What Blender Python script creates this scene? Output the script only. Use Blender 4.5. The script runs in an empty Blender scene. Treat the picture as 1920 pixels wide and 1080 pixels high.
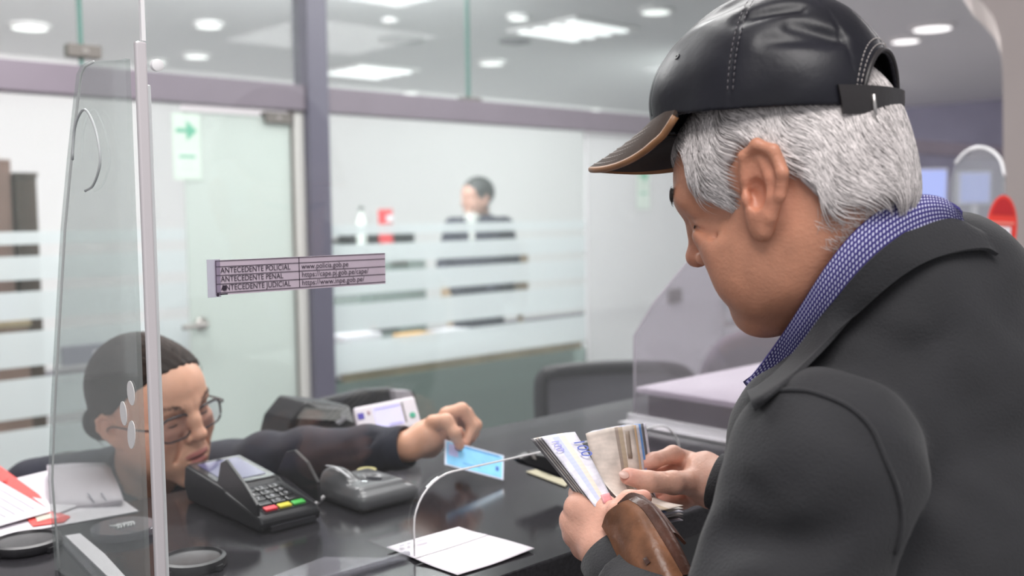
import bpy, bmesh, math, random
import numpy as np
from mathutils import Vector, Matrix, Euler

# ------------------------------------------------------------------ camera
F = 1900.0
PITCH = math.atan(140 / F); ROLL = math.radians(0.7)
CAM = np.array([0, 0, 1.47])
cf = np.array([0, math.cos(PITCH), -math.sin(PITCH)])
_r0 = np.array([1.0, 0, 0]); _u0 = np.array([0, math.sin(PITCH), math.cos(PITCH)])
cr = _r0 * math.cos(ROLL) - _u0 * math.sin(ROLL)
cu = _u0 * math.cos(ROLL) + _r0 * math.sin(ROLL)
cd_ = bpy.data.cameras.new('camera'); cam = bpy.data.objects.new('camera', cd_)
bpy.context.scene.collection.objects.link(cam)
cam.matrix_world = Matrix([[cr[0], cu[0], -cf[0], CAM[0]], [cr[1], cu[1], -cf[1], CAM[1]],
                           [cr[2], cu[2], -cf[2], CAM[2]], [0, 0, 0, 1]])
cd_.sensor_width = 36; cd_.lens = 36 * F / 1920; cd_.clip_start = 0.05; cd_.clip_end = 100
cd_.dof.use_dof = True; cd_.dof.focus_distance = 1.04; cd_.dof.aperture_fstop = 4.0
S = bpy.context.scene; S.camera = cam
S.view_settings.view_transform = 'Standard'; S.view_settings.look = 'None'
S.view_settings.exposure = 0.0; S.view_settings.gamma = 1.0
S.view_settings.use_curve_mapping = False
w = bpy.data.worlds.new('world'); S.world = w; w.use_nodes = True
w.node_tree.nodes['Background'].inputs[0].default_value = (0.97, 0.97, 1.0, 1)
w.node_tree.nodes['Background'].inputs[1].default_value = 0.66
C = S.collection
# room axes: U runs along the counter, N away from the customer
U = np.array([0.731, 0.682, 0.0]); N = np.array([-0.682, 0.731, 0.0]); ZV = np.array([0, 0, 1.0])
UANG = math.atan2(0.682, 0.731)
def R3(a, b, z): return U * a + N * b + ZV * z
def P(x, y, z): return CAM + cf * z + cr * ((x - 960) / F * z) - cu * ((y - 540) / F * z)
def ray(x, y): return cf + cr * ((x - 960) / F) - cu * ((y - 540) / F)
def onz(x, y, z):
    d = ray(x, y); return CAM + d * ((z - CAM[2]) / d[2])
def onb(x, y, b):
    d = ray(x, y); return CAM + d * (b / (d @ N))
def onab(x, y, z):
    q = onz(x, y, z); return q @ U, q @ N

def area(name, loc, sx, sy, power, col=(1, 1, 1), aim=None):
    l = bpy.data.lights.new(name, 'AREA'); l.shape = 'RECTANGLE'; l.size = sx; l.size_y = sy
    l.energy = power; l.color = col
    o = bpy.data.objects.new(name, l); C.objects.link(o); o.location = Vector(loc)
    o.rotation_euler = (0, 0, UANG)
    if aim is not None:
        o.rotation_euler = (Vector(aim) - Vector(loc)).to_track_quat('-Z', 'Y').to_euler()
    return o
# added area lights just under the ceiling, out of view, brightening hall and office
area('unseen_overhead', R3(-0.1, -0.2, 2.86), 1.2, 1.2, 46, (1, .97, .95))
area('unseen_overhead', R3(1.3, 1.5, 2.86), 1.2, 0.6, 32, (1, .98, .96))
area('unseen_overhead', R3(1.0, 2.9, 2.86), 1.2, 0.6, 48, (1, .98, .97))
area('unseen_overhead', R3(3.4, 2.6, 2.86), 1.6, 0.6, 60, (1, .99, .98))  # added to brighten the frosted bands from the customer side
area('back_wall_fill', R3(3.0, 4.8, 2.84), 1.8, .5, 165, (1, .97, 1), aim=R3(4.2, 9.5, 1.2))  # added fill aimed at the back wall, kept out of view
area('back_wall_fill', R3(1.9, 4.9, 2.8), 1.2, .5, 62, (1, .93, .93), aim=R3(2.2, 9.5, 1.2))  # added fill for the left part of the back wall
area('back_wall_fill', R3(8.7, 5.2, 2.84), 1.5, .6, 250, (.98, 1, .99), aim=R3(9.0, 9.5, 1.2))  # added fill for the right part of the back wall, hidden behind the cap
area('unseen_overhead', R3(3.1, 4.3, 2.86), 1.2, .4, 30, (1, 1, 1))
area('unseen_overhead', R3(4.5, 1.0, 2.86), 1.2, 1.2, 30, (1, .97, .97))
area('unseen_overhead', R3(9.0, 2.0, 2.86), 2.4, 1.2, 60, (1, .98, .98))

# ------------------------------------------------------------------ materials
_m = {}
def mat(name, col, rough=0.5, metal=0.0, noise=None, bump=None, attr=False, sss=0, spec=0.5, coat=0, emit=None, sheen=0, alpha=None):
    if name in _m: return _m[name]
    m = bpy.data.materials.new(name); m.use_nodes = True; nt = m.node_tree
    b = nt.nodes['Principled BSDF']; L = nt.links
    b.inputs['Base Color'].default_value = (*col, 1); b.inputs['Roughness'].default_value = rough
    b.inputs['Metallic'].default_value = metal; b.inputs['Specular IOR Level'].default_value = spec
    b.inputs['Coat Weight'].default_value = coat; b.inputs['Sheen Weight'].default_value = sheen
    b.inputs['Coat Roughness'].default_value = 0.08
    if sss:
        b.inputs['Subsurface Weight'].default_value = sss
        b.inputs['Subsurface Radius'].default_value = (1, .35, .2); b.inputs['Subsurface Scale'].default_value = 0.008
    if emit:
        b.inputs['Emission Color'].default_value = (*emit[0], 1); b.inputs['Emission Strength'].default_value = emit[1]
    src = None
    if attr:
        a = nt.nodes.new('ShaderNodeAttribute'); a.attribute_name = 'Col'; src = a.outputs['Color']
    if noise:   # (scale, strength, stretch)
        tc = nt.nodes.new('ShaderNodeTexCoord'); mp = nt.nodes.new('ShaderNodeMapping')
        mp.inputs['Scale'].default_value = noise[2] if len(noise) > 2 else (1, 1, 1)
        L.new(tc.outputs['Object'], mp.inputs[0])
        nz = nt.nodes.new('ShaderNodeTexNoise'); nz.inputs['Scale'].default_value = noise[0]; nz.inputs['Detail'].default_value = 5
        L.new(mp.outputs[0], nz.inputs['Vector'])
        mx = nt.nodes.new('ShaderNodeMix'); mx.data_type = 'RGBA'; mx.blend_type = 'MULTIPLY'
        mr = nt.nodes.new('ShaderNodeMapRange'); mr.inputs[1].default_value = .3; mr.inputs[2].default_value = .7
        mr.inputs[3].default_value = 1 - noise[1]; mr.inputs[4].default_value = 1 + noise[1]
        L.new(nz.outputs[0], mr.inputs[0]); mx.inputs[0].default_value = 1
        if src: L.new(src, mx.inputs[6])
        else: mx.inputs[6].default_value = (*col, 1)
        L.new(mr.outputs[0], mx.inputs[7]); src = mx.outputs[2]
    if src: L.new(src, b.inputs['Base Color'])
    if bump:    # (scale, strength, distance, stretch)
        tc = nt.nodes.new('ShaderNodeTexCoord'); mp = nt.nodes.new('ShaderNodeMapping')
        mp.inputs['Scale'].default_value = bump[3] if len(bump) > 3 else (1, 1, 1)
        L.new(tc.outputs['Object'], mp.inputs[0])
        nz = nt.nodes.new('ShaderNodeTexNoise'); nz.inputs['Scale'].default_value = bump[0]; nz.inputs['Detail'].default_value = 4
        L.new(mp.outputs[0], nz.inputs['Vector'])
        bp = nt.nodes.new('ShaderNodeBump'); bp.inputs['Strength'].default_value = bump[1]; bp.inputs['Distance'].default_value = bump[2]
        L.new(nz.outputs[0], bp.inputs['Height']); L.new(bp.outputs[0], b.inputs['Normal'])
    _m[name] = m; return m

def glass_mat(name, tint, haze=0.0, hazecol=(.8, .8, .8), refl=1.0, trans_haze=0.0, rough=0.02):
    """thin sheet: see-through, Fresnel gloss, a share of milky diffuse film"""
    if name in _m: return _m[name]
    m = bpy.data.materials.new(name); m.use_nodes = True; nt = m.node_tree; nt.nodes.clear(); L = nt.links
    out = nt.nodes.new('ShaderNodeOutputMaterial')
    tr = nt.nodes.new('ShaderNodeBsdfTransparent'); tr.inputs[0].default_value = (*tint, 1)
    gl = nt.nodes.new('ShaderNodeBsdfGlossy'); gl.inputs['Roughness'].default_value = rough
    gl.inputs[0].default_value = (refl, refl, refl, 1)
    fr = nt.nodes.new('ShaderNodeFresnel'); fr.inputs[0].default_value = 1.45
    ge = nt.nodes.new('ShaderNodeNewGeometry'); mr = nt.nodes.new('ShaderNodeMapRange')   # inner faces: undo the inverted index
    mr.inputs[3].default_value = 1.45; mr.inputs[4].default_value = 1 / 1.45
    L.new(ge.outputs['Backfacing'], mr.inputs[0]); L.new(mr.outputs[0], fr.inputs[0])
    mx = nt.nodes.new('ShaderNodeMixShader'); L.new(fr.outputs[0], mx.inputs[0]); L.new(tr.outputs[0], mx.inputs[1]); L.new(gl.outputs[0], mx.inputs[2])
    last = mx.outputs[0]
    if haze > 0:
        df = nt.nodes.new('ShaderNodeBsdfDiffuse'); df.inputs[0].default_value = (*hazecol, 1)
        tl = nt.nodes.new('ShaderNodeBsdfTranslucent'); tl.inputs[0].default_value = (*hazecol, 1)
        m1 = nt.nodes.new('ShaderNodeMixShader'); m1.inputs[0].default_value = .5
        L.new(df.outputs[0], m1.inputs[1]); L.new(tl.outputs[0], m1.inputs[2])
        m2 = nt.nodes.new('ShaderNodeMixShader'); m2.inputs[0].default_value = haze
        L.new(last, m2.inputs[1]); L.new(m1.outputs[0], m2.inputs[2]); last = m2.outputs[0]
    L.new(last, out.inputs[0]); _m[name] = m; return m

# ------------------------------------------------------------------ object helpers
def tag(o, label=None, cat=None, group=None, kind=None):
    if label: o['label'] = label
    if cat: o['category'] = cat
    if group: o['group'] = group
    if kind: o['kind'] = kind
    return o
def thing(name, loc, label=None, cat=None, group=None, kind=None):
    o = bpy.data.objects.new(name, None); C.objects.link(o); o.location = Vector(loc)
    o.empty_display_size = .05
    return tag(o, label, cat, group, kind)
def wloc(o):
    v = Vector((0, 0, 0))
    while o is not None: v += o.location; o = o.parent
    return np.array(v)
def mk(name, verts, faces, m, parent=None, smooth=False, loc=None, col=None, uv=None):
    """one mesh object from world-space verts; origin at the parent's origin or loc"""
    verts = np.asarray(verts, float)
    if parent is not None: base = wloc(parent)
    elif loc is not None: base = np.asarray(loc, float)
    else:
        base = verts.mean(0); base[2] = verts[:, 2].min()
    me = bpy.data.meshes.new(name)
    v = (verts - base).astype(np.float32)
    if isinstance(faces, np.ndarray):
        nf, k = faces.shape
        me.vertices.add(len(v)); me.vertices.foreach_set('co', v.ravel())
        me.loops.add(nf * k); me.loops.foreach_set('vertex_index', faces.astype(np.int32).ravel())
        me.polygons.add(nf); me.polygons.foreach_set('loop_start', np.arange(0, nf * k, k, dtype=np.int32))
        me.update(calc_edges=True)
    else:
        me.from_pydata(v.tolist(), [], faces); me.update()
    if smooth: me.polygons.foreach_set('use_smooth', np.ones(len(me.polygons), bool))
    if col is not None:
        a = me.color_attributes.new('Col', 'FLOAT_COLOR', 'POINT')
        c = np.ones((len(v), 4), np.float32); c[:, :3] = col; a.data.foreach_set('color', c.ravel())
    if uv is not None:
        ul = me.uv_layers.new(name='UVMap'); li = np.zeros(len(me.loops), np.int32); me.loops.foreach_get('vertex_index', li)
        ul.data.foreach_set('uv', np.asarray(uv, np.float32)[li].ravel())
    if m is not None: me.materials.append(m)
    o = bpy.data.objects.new(name, me); C.objects.link(o)
    if parent is not None: o.parent = parent
    else: o.location = Vector(base)
    me.validate(); return o

def bev(o, w=.002, seg=2):
    b = o.modifiers.new('bevel', 'BEVEL'); b.width = w; b.segments = seg; b.limit_method = 'ANGLE'
    return o
BF = [(0, 3, 2, 1), (4, 5, 6, 7), (0, 1, 5, 4), (1, 2, 6, 5), (2, 3, 7, 6), (3, 0, 4, 7)]
def box(name, a0, a1, b0, b1, z0, z1, m, parent=None, bevel=.0, **k):
    v = [R3(a0, b0, z0), R3(a1, b0, z0), R3(a1, b1, z0), R3(a0, b1, z0), R3(a0, b0, z1), R3(a1, b0, z1), R3(a1, b1, z1), R3(a0, b1, z1)]
    o = mk(name, v, BF, m, parent, **k)
    if bevel: bev(o, bevel)
    return o
def prism(name, poly, off, m, parent=None, bevel=0, smooth=False, **k):
    """poly: world points of a planar outline, extruded by vector off"""
    n = len(poly); poly = np.asarray(poly, float); v = np.vstack([poly, poly + np.asarray(off)])
    f = [tuple(range(n))[::-1], tuple(range(n, 2 * n))] + [(i, (i + 1) % n, n + (i + 1) % n, n + i) for i in range(n)]
    o = mk(name, v, f, m, parent, smooth=smooth, **k)
    if bevel: bev(o, bevel)
    return o
def lathe(name, centre, prof, m, parent=None, n=32, axis=None, smooth=True, sc=(1, 1), **k):
    """prof: [(r,h)] around the vertical through centre"""
    vs = []; fs = []
    ax = np.array([0, 0, 1.0]) if axis is None else np.asarray(axis, float) / np.linalg.norm(axis)
    e1 = np.cross(ax, [0.3, 0.2, 1.0]) if abs(ax[2]) < .9 else U.copy(); e1 = e1 - ax * (e1 @ ax); e1 /= np.linalg.norm(e1)
    e2 = np.cross(ax, e1)
    for r, h in prof:
        for i in range(n):
            t = 2 * math.pi * i / n
            vs.append(np.asarray(centre) + ax * h + e1 * r * sc[0] * math.cos(t) + e2 * r * sc[1] * math.sin(t))
    for j in range(len(prof) - 1):
        for i in range(n):
            fs.append((j * n + i, j * n + (i + 1) % n, (j + 1) * n + (i + 1) % n, (j + 1) * n + i))
    fs.append(tuple(range(n))[::-1]); fs.append(tuple(range((len(prof) - 1) * n, len(prof) * n)))
    o = mk(name, vs, fs, m, parent, smooth=smooth, **k)
    if smooth:
        e = o.modifiers.new('es', 'EDGE_SPLIT'); e.split_angle = math.radians(35)
    return o
def catmull(pts, n):
    pts = np.asarray(pts, float); k = len(pts)
    if k == 2:
        t = np.linspace(0, 1, n).reshape((n,) + (1,) * (pts.ndim - 1)); return pts[0] * (1 - t) + pts[1] * t
    e = np.concatenate([(2 * pts[0] - pts[1])[None], pts, (2 * pts[-1] - pts[-2])[None]])
    t = np.linspace(0, k - 1, n); i = np.minimum(t.astype(int), k - 2); f = (t - i)[:, None]
    sh = (n,) + (1,) * (pts.ndim - 1); f = f.reshape(sh)
    p0, p1, p2, p3 = e[i], e[i + 1], e[i + 2], e[i + 3]
    return .5 * (2 * p1 + (p2 - p0) * f + (2 * p0 - 5 * p1 + 4 * p2 - p3) * f**2 + (3 * p1 - p0 - 3 * p2 + p3) * f**3)
def tube(name, pts, r, m, parent=None, n=10, seg=None, closed=False, **k):
    pts = np.asarray(pts, float)
    q = catmull(pts, seg) if seg else pts
    K = len(q); rr = np.full(K, r) if np.isscalar(r) else np.interp(np.linspace(0, 1, K), np.linspace(0, 1, len(r)), r)
    tan = np.gradient(q, axis=0); tan /= np.linalg.norm(tan, axis=1)[:, None] + 1e-9
    ref = np.array([0.13, 0.21, 0.97]); vs = []; fs = []
    for i in range(K):
        e1 = np.cross(tan[i], ref); e1 /= np.linalg.norm(e1) + 1e-9; e2 = np.cross(tan[i], e1)
        for j in range(n):
            t = 2 * math.pi * j / n; vs.append(q[i] + (e1 * math.cos(t) + e2 * math.sin(t)) * rr[i])
    for i in range(K - 1):
        for j in range(n): fs.append((i * n + j, i * n + (j + 1) % n, (i + 1) * n + (j + 1) % n, (i + 1) * n + j))
    fs.append(tuple(range(n))[::-1]); fs.append(tuple(range((K - 1) * n, K * n)))
    return mk(name, vs, fs, m, parent, smooth=True, **k)
def sheet(name, rows, m, parent=None, nu=24, nv=16, thick=.0006, world=False, **k):
    """rows of control points (px,py,depth) -> smooth grid with thickness, uv in metres"""
    g = np.array([[p if world else P(*p) for p in r] for r in rows])
    g = catmull(g, nu); g = np.stack([catmull(g[i], nv) for i in range(nu)])
    du = np.gradient(g, axis=0); dv = np.gradient(g, axis=1)
    nn = np.cross(du, dv); nn /= np.linalg.norm(nn, axis=2)[..., None] + 1e-12
    top = g + nn * thick / 2; bot = g - nn * thick / 2
    lu = np.linalg.norm(np.diff(g, axis=0), axis=2).mean(1); lu = np.concatenate([[0], np.cumsum(lu)])
    lv = np.linalg.norm(np.diff(g, axis=1), axis=2).mean(0); lv = np.concatenate([[0], np.cumsum(lv)])
    uv = np.stack(np.meshgrid(lu, lv, indexing='ij'), -1).reshape(-1, 2)
    v = np.vstack([top.reshape(-1, 3), bot.reshape(-1, 3)]); M = nu * nv; fs = []
    I = lambda i, j: i * nv + j
    for i in range(nu - 1):
        for j in range(nv - 1):
            fs.append((I(i, j), I(i + 1, j), I(i + 1, j + 1), I(i, j + 1)))
            fs.append((M + I(i, j), M + I(i, j + 1), M + I(i + 1, j + 1), M + I(i + 1, j)))
    for i in range(nu - 1):
        for j, s in ((0, 0), (nv - 1, 1)):
            q = (I(i, j), M + I(i, j), M + I(i + 1, j), I(i + 1, j)); fs.append(q if s == 0 else q[::-1])
    for j in range(nv - 1):
        for i, s in ((0, 1), (nu - 1, 0)):
            q = (I(i, j), M + I(i, j), M + I(i, j + 1), I(i, j + 1)); fs.append(q if s == 0 else q[::-1])
    o = mk(name, v, fs, m, parent, smooth=True, uv=np.vstack([uv, uv]), **k)
    o['grid'] = 0; del o['grid']
    if thick > .0015:
        e = o.modifiers.new('es', 'EDGE_SPLIT'); e.split_angle = math.radians(60)
    return o, g
def text(name, body, origin, ex, ey, size, m, parent, align='LEFT', push=0.0004, squeeze=1.0):
    """flat lettering: baseline starts at origin, runs along ex, up is ey (unit vectors)"""
    cu_ = bpy.data.curves.new('txt', 'FONT'); cu_.body = body; cu_.size = size; cu_.align_x = align; cu_.fill_mode = 'FRONT'
    to = bpy.data.objects.new('txt', cu_); C.objects.link(to)
    dg = bpy.context.evaluated_depsgraph_get(); me = bpy.data.meshes.new_from_object(to.evaluated_get(dg))
    n = len(me.vertices); co = np.zeros(n * 3); me.vertices.foreach_get('co', co); co = co.reshape(-1, 3)
    fs = [tuple(p.vertices) for p in me.polygons]
    bpy.data.objects.remove(to); bpy.data.meshes.remove(me)
    ex = np.asarray(ex, float); ey = np.asarray(ey, float); nz = np.cross(ex, ey); nz /= np.linalg.norm(nz)
    v = np.asarray(origin) + co[:, :1] * ex * squeeze + co[:, 1:2] * ey + nz * push
    return mk(name, v, fs, m, parent)

# ------------------------------------------------------------------ signed-distance sculpting
def nrm(v): v = np.asarray(v, float); return v / np.linalg.norm(v)
def ell(p, c, r, Rm=None):
    q = p - np.asarray(c)
    if Rm is not None: q = q @ Rm          # columns of Rm = local axes
    r = np.asarray(r, float)
    k0 = np.sqrt(((q / r)**2).sum(1)); k1 = np.sqrt(((q / r**2)**2).sum(1)) + 1e-9
    return k0 * (k0 - 1) / k1
def cap(p, a, b, r1, r2=None):
    r2 = r1 if r2 is None else r2
    a = np.asarray(a, float); b = np.asarray(b, float); ab = b - a; q = p - a
    h = np.clip((q @ ab) / (ab @ ab + 1e-12), 0, 1)
    return np.sqrt(((q - h[:, None] * ab)**2).sum(1)) - (r1 + (r2 - r1) * h)
def smin(a, b, k):
    h = np.maximum(k - np.abs(a - b), 0) / k; return np.minimum(a, b) - h * h * k * .25
def ssub(a, b, k): return -smin(-a, b, k)       # a minus b
def smax(a, b, k): return -smin(-a, -b, k)
def chain(p, pts, rs, k=.004):
    d = None
    for i in range(len(pts) - 1):
        c = cap(p, pts[i], pts[i + 1], rs[i], rs[i + 1]); d = c if d is None else smin(d, c, k)
    return d
def polyd(p, pts):  # distance to a polyline
    d = None
    for i in range(len(pts) - 1):
        c = cap(p, pts[i], pts[i + 1], 0.0); d = c if d is None else np.minimum(d, c)
    return d
def frame(f, up):
    f = nrm(f); l = nrm(np.cross(up, f)); u = np.cross(f, l); return np.stack([f, l, u], 1)   # x fwd, y left, z up
def surf(fn, lo, hi, h, blk=10):
    """sparse sampled surface nets -> verts, quads"""
    lo = np.asarray(lo, float); hi = np.asarray(hi, float)
    nb = np.ceil((hi - lo) / (h * blk)).astype(int); n = nb * blk + 1
    V = np.full(n, 1.0, np.float32)
    cs = [lo[i] + (np.arange(nb[i]) + .5) * blk * h for i in range(3)]
    G = np.stack(np.meshgrid(*cs, indexing='ij'), -1).reshape(-1, 3)
    d = np.concatenate([fn(G[i:i + 400000]) for i in range(0, len(G), 400000)])
    sgn = d.reshape(nb)
    V[:-1, :-1, :-1] = np.where(np.repeat(np.repeat(np.repeat(sgn, blk, 0), blk, 1), blk, 2) < 0, -1, 1)
    act = np.argwhere(np.abs(sgn) < blk * h * 1.05 + .003)
    off = np.stack(np.meshgrid(*[np.arange(blk + 1)] * 3, indexing='ij'), -1).reshape(-1, 3)
    step = max(1, 500000 // len(off))
    for i in range(0, len(act), step):
        idx = (act[i:i + step, None, :] * blk + off[None]).reshape(-1, 3)
        V[idx[:, 0], idx[:, 1], idx[:, 2]] = fn(lo + idx * h)
    s = V < 0
    cell = np.zeros(np.array(V.shape) - 1, np.int8)
    for dx in (0, 1):
        for dy in (0, 1):
            for dz in (0, 1):
                cell += s[dx:V.shape[0] - 1 + dx, dy:V.shape[1] - 1 + dy, dz:V.shape[2] - 1 + dz]
    ac = np.argwhere((cell > 0) & (cell < 8))
    ID = np.full(cell.shape, -1, np.int32); ID[ac[:, 0], ac[:, 1], ac[:, 2]] = np.arange(len(ac))
    acc = np.zeros((len(ac), 3)); cnt = np.zeros(len(ac))
    cor = [(x, y, z) for x in (0, 1) for y in (0, 1) for z in (0, 1)]
    vals = {c: V[ac[:, 0] + c[0], ac[:, 1] + c[1], ac[:, 2] + c[2]] for c in cor}
    for c in cor:
        for ax in range(3):
            if c[ax] == 0:
                e = list(c); e[ax] = 1; v0 = vals[c]; v1 = vals[tuple(e)]
                m = (v0 < 0) != (v1 < 0); t = np.where(m, v0 / np.where(m, v0 - v1, 1), 0)
                pt = np.tile(np.array(c, float), (len(ac), 1)); pt[:, ax] = t
                acc[m] += pt[m]; cnt[m] += 1
    verts = lo + (ac + acc / cnt[:, None]) * h
    quads = []
    for ax in range(3):
        b, c = [(1, 2), (2, 0), (0, 1)][ax]
        sl0 = [slice(None)] * 3; sl1 = [slice(None)] * 3; sl0[ax] = slice(0, -1); sl1[ax] = slice(1, None)
        x = s[tuple(sl0)] != s[tuple(sl1)]; e = np.argwhere(x)
        e = e[(e[:, b] > 0) & (e[:, c] > 0) & (e[:, b] < cell.shape[b]) & (e[:, c] < cell.shape[c])]
        def g(db, dc):
            q = e.copy(); q[:, b] -= db; q[:, c] -= dc; return ID[q[:, 0], q[:, 1], q[:, 2]]
        Q = np.stack([g(1, 1), g(0, 1), g(0, 0), g(1, 0)], 1)
        fl = s[e[:, 0], e[:, 1], e[:, 2]]; Q[~fl] = Q[~fl][:, ::-1]
        quads.append(Q)
    q = np.vstack(quads); q = q[(q >= 0).all(1)]
    return verts, q
def sculpt(name, fn, lo, hi, h, m, parent=None, T=None, colfn=None, **k):
    v, q = surf(fn, lo, hi, h)
    col = colfn(v) if colfn else None
    if T is not None: v = T(v)
    return mk(name, v, q, m, parent, smooth=True, col=col, **k)
def grad(fn, p, e=.0007):
    g = np.stack([fn(p + np.eye(3)[i] * e) - fn(p - np.eye(3)[i] * e) for i in range(3)], 1)
    return g / (np.linalg.norm(g, axis=1)[:, None] + 1e-9)
def strands(roots, fn, dirfn, length, steps, off0, off1, wid, rng, jitter=.25):
    """hair lying on the level sets of fn; returns verts, faces, strand id"""
    p = roots.copy(); n = len(p); path = []
    ds = (length / steps)[:, None]; jit = rng.normal(0, jitter, (n, 3))
    for s in range(steps + 1):
        g = grad(fn, p); off = off0 + (off1 - off0) * math.sin(math.pi * min(1, s / steps * .9 + .1))
        p = p - g * (fn(p) - off)[:, None]; path.append(p.copy())
        d = dirfn(p) + jit; d -= g * (d * g).sum(1)[:, None]; d /= np.linalg.norm(d, axis=1)[:, None] + 1e-9
        p = p + d * ds
    path = np.stack(path, 1); tan = np.gradient(path, axis=1); tan /= np.linalg.norm(tan, axis=2)[..., None] + 1e-9
    G = np.stack([grad(fn, path[:, i]) for i in range(steps + 1)], 1)
    side = np.cross(tan, G); tp = np.sin(np.linspace(.35, math.pi, steps + 1))[None, :, None] * wid[:, None, None]
    A = path - side * tp; B = path + side * tp; D = path + G * tp * .8
    v = np.stack([A, D, B], 2).reshape(-1, 3); K = steps + 1; fs = []
    base = np.arange(n)[:, None, None] * K * 3; r = np.arange(steps)[None, :, None] * 3
    out = []
    for x, y in ((0, 1), (1, 2)):
        out.append(np.stack(np.broadcast_arrays(base + r + x, base + r + y, base + r + 3 + y, base + r + 3 + x), -1).reshape(-1, 4))
    sid = np.repeat(np.arange(n), K * 3)
    return v, np.vstack(out), sid
# ------------------------------------------------------------------ the setting
M_wall = mat('wall_paint', (.84, .80, .81), .8, bump=(60, .1, .002))
M_ceil = mat('ceiling_paint', (.74, .73, .74), .85, bump=(40, .1, .002))
M_floor = mat('floor_tile', (.36, .35, .36), .25, noise=(6, .1))
M_wr = mat('far_wall_paint', (.27, .26, .34), .8, noise=(2, .08))
M_pillar = mat('pillar_paint', (.50, .44, .425), .8, noise=(3, .03))
M_frame = mat('lilac_grey_frame', (.21, .18, .215), .45, metal=.1, noise=(5, .04))
M_frame_d = mat('column_frame', (.13, .125, .17), .4, metal=.1, noise=(5, .04))
M_jamb = mat('cream_jamb', (.66, .65, .62), .6)
M_black = mat('black_plastic', (.012, .012, .014), .35, bump=(300, .1, .0005))
M_dark = mat('dark_grey_plastic', (.013, .013, .016), .45, spec=.3, bump=(250, .1, .0004))
M_white = mat('white_laminate', (.78, .76, .78), .35)
M_steel = mat('brushed_steel', (.42, .40, .38), .35, metal=.8)
M_clamp = mat('clamp_steel', (.20, .185, .17), .45, metal=.5)
M_pane = glass_mat('partition_glass', (.93, .965, .95), .035, (.75, .9, .85), refl=.6)
M_pane_top = glass_mat('transom_glass', (.92, .955, .94), .04, (.75, .85, .82), refl=.6)
M_frost = glass_mat('frosted_film', (.90, .95, .95), .66, (.90, .945, .95), refl=.3, rough=.3)
M_frost_door = glass_mat('frosted_door_glass', (.86, .93, .90), .74, (.80, .87, .83), refl=.3, rough=.3)
M_frost_r = glass_mat('hazy_door_glass', (.92, .95, .94), .6, (.88, .90, .90), refl=.3, rough=.3)
M_edge = mat('green_glass_edge', (.10, .22, .19), .2)
M_tube = mat('lamp_diffuser', (1, 1, 1), .5, emit=((1, .98, 1), 1.4))
M_down = mat('downlight_diffuser', (1, 1, 1), .5, emit=((1, .96, .95), 1.7))
M_trimw = mat('white_lamp_trim', (.8, .78, .78), .5)
M_vent = mat('vent_metal', (.16, .155, .17), .5)

def st(o): o['kind'] = 'structure'; return o
st(box('floor', -3, 14.2, -3, 9.8, -.1, 0, M_floor))
st(box('ceiling', -3, 14.2, -1.6, 9.8, 2.9, 3.0, M_ceil))
st(box('wall_back', -3, 14.2, 9.5, 9.7, 0, 2.9, M_wall))
st(box('wall_left', .72, .88, 4.1, 9.5, 0, 2.9, M_wall))
st(box('wall_right', 14.0, 14.2, 3.2, 9.5, 0, 2.9, M_wr))
st(box('wall_far', 13.8, 14.0, -3, 3.2, 0, 2.9, M_wr))
st(box('baseboard_back', .9, 13.9, 9.46, 9.5, 0, .1, M_frame))
B = 3.94
# lilac frame of the glass partition
st(box('trim_1', .5, 11.0, B - .05, B + .05, 1.93, 2.04, M_frame, bevel=.004))
st(box('trim_2', 2.41, 2.515, B - .07, B + .05, 0, 2.9, M_frame_d, bevel=.004))
st(box('trim_3', 2.362, 2.408, B - .03, B + .03, 0, 1.93, M_jamb, bevel=.003))
st(box('trim_4', .5, 11.0, B - .03, B + .03, 0, .08, M_frame))
bands = [(1.378, 1.425), (1.248, 1.335), (1.102, 1.205), (.928, 1.058), (.738, .885), (.08, .697)]
M_lowf = glass_mat('tinted_lower_film', (.74, .83, .80), .30, (.60, .70, .67), refl=.3, rough=.3)
def pane(name, a0, a1, z0, z1, m, strips=None, low=None):
    o = st(box(name, a0 + .003, a1 - .003, B - .006, B + .006, z0, z1, m))
    if strips:
        for (s0, s1) in strips: box('frosted_strip', a0 + .004, a1 - .004, B - .0085, B - .0065, s0, s1, low if low and s0 < .1 else M_frost, o)
    return o
pane('window_1', .88, 1.855, .08, 1.93, M_pane, bands)
pane('window_2', 2.515, 4.25, .08, 1.93, M_pane, bands, M_lowf)
pane('window_3', 5.6, 8.2, .08, 1.93, M_pane, bands)
pane('window_4', .88, 1.463, 2.04, 2.9, M_pane_top)
pane('window_5', 1.467, 2.41, 2.04, 2.9, M_pane_top)
pane('window_6', 2.515, 3.387, 2.04, 2.9, M_pane_top)
pane('window_7', 3.391, 5.6, 2.04, 2.9, M_pane_top)
for i, a in enumerate((1.465, 3.389)):
    st(box('trim_%d' % (5 + i), a - .007, a + .007, B - .008, B + .008, 2.04, 2.9, M_edge))
d1 = st(box('door_1', 1.86, 2.355, B - .006, B + .006, .02, 1.90, M_frost_door))
box('edge_strip', 2.352, 2.36, B - .009, B + .009, .02, 1.90, M_clamp, d1)
hz = 1.03
lathe('rosette', R3(1.905, B - .007, hz), [(.028, 0), (.028, .012), (.02, .02)], M_steel, d1, axis=-N)
tube('lever', [R3(1.905, B - .02, hz), R3(1.905, B - .06, hz), R3(1.89, B - .065, hz), R3(1.80, B - .065, hz - .004)], .011, M_steel, d1, seg=14)
d2 = st(box('door_2', 4.26, 5.59, B - .006, B + .006, .02, 1.92, M_frost_r))
box('lock_plate', 5.00, 5.12, B - .02, B + .02, .90, .985, M_clamp, d2, bevel=.003)
box('edge_strip', 4.252, 4.262, B - .009, B + .009, .02, 1.92, M_white, d2)
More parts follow.
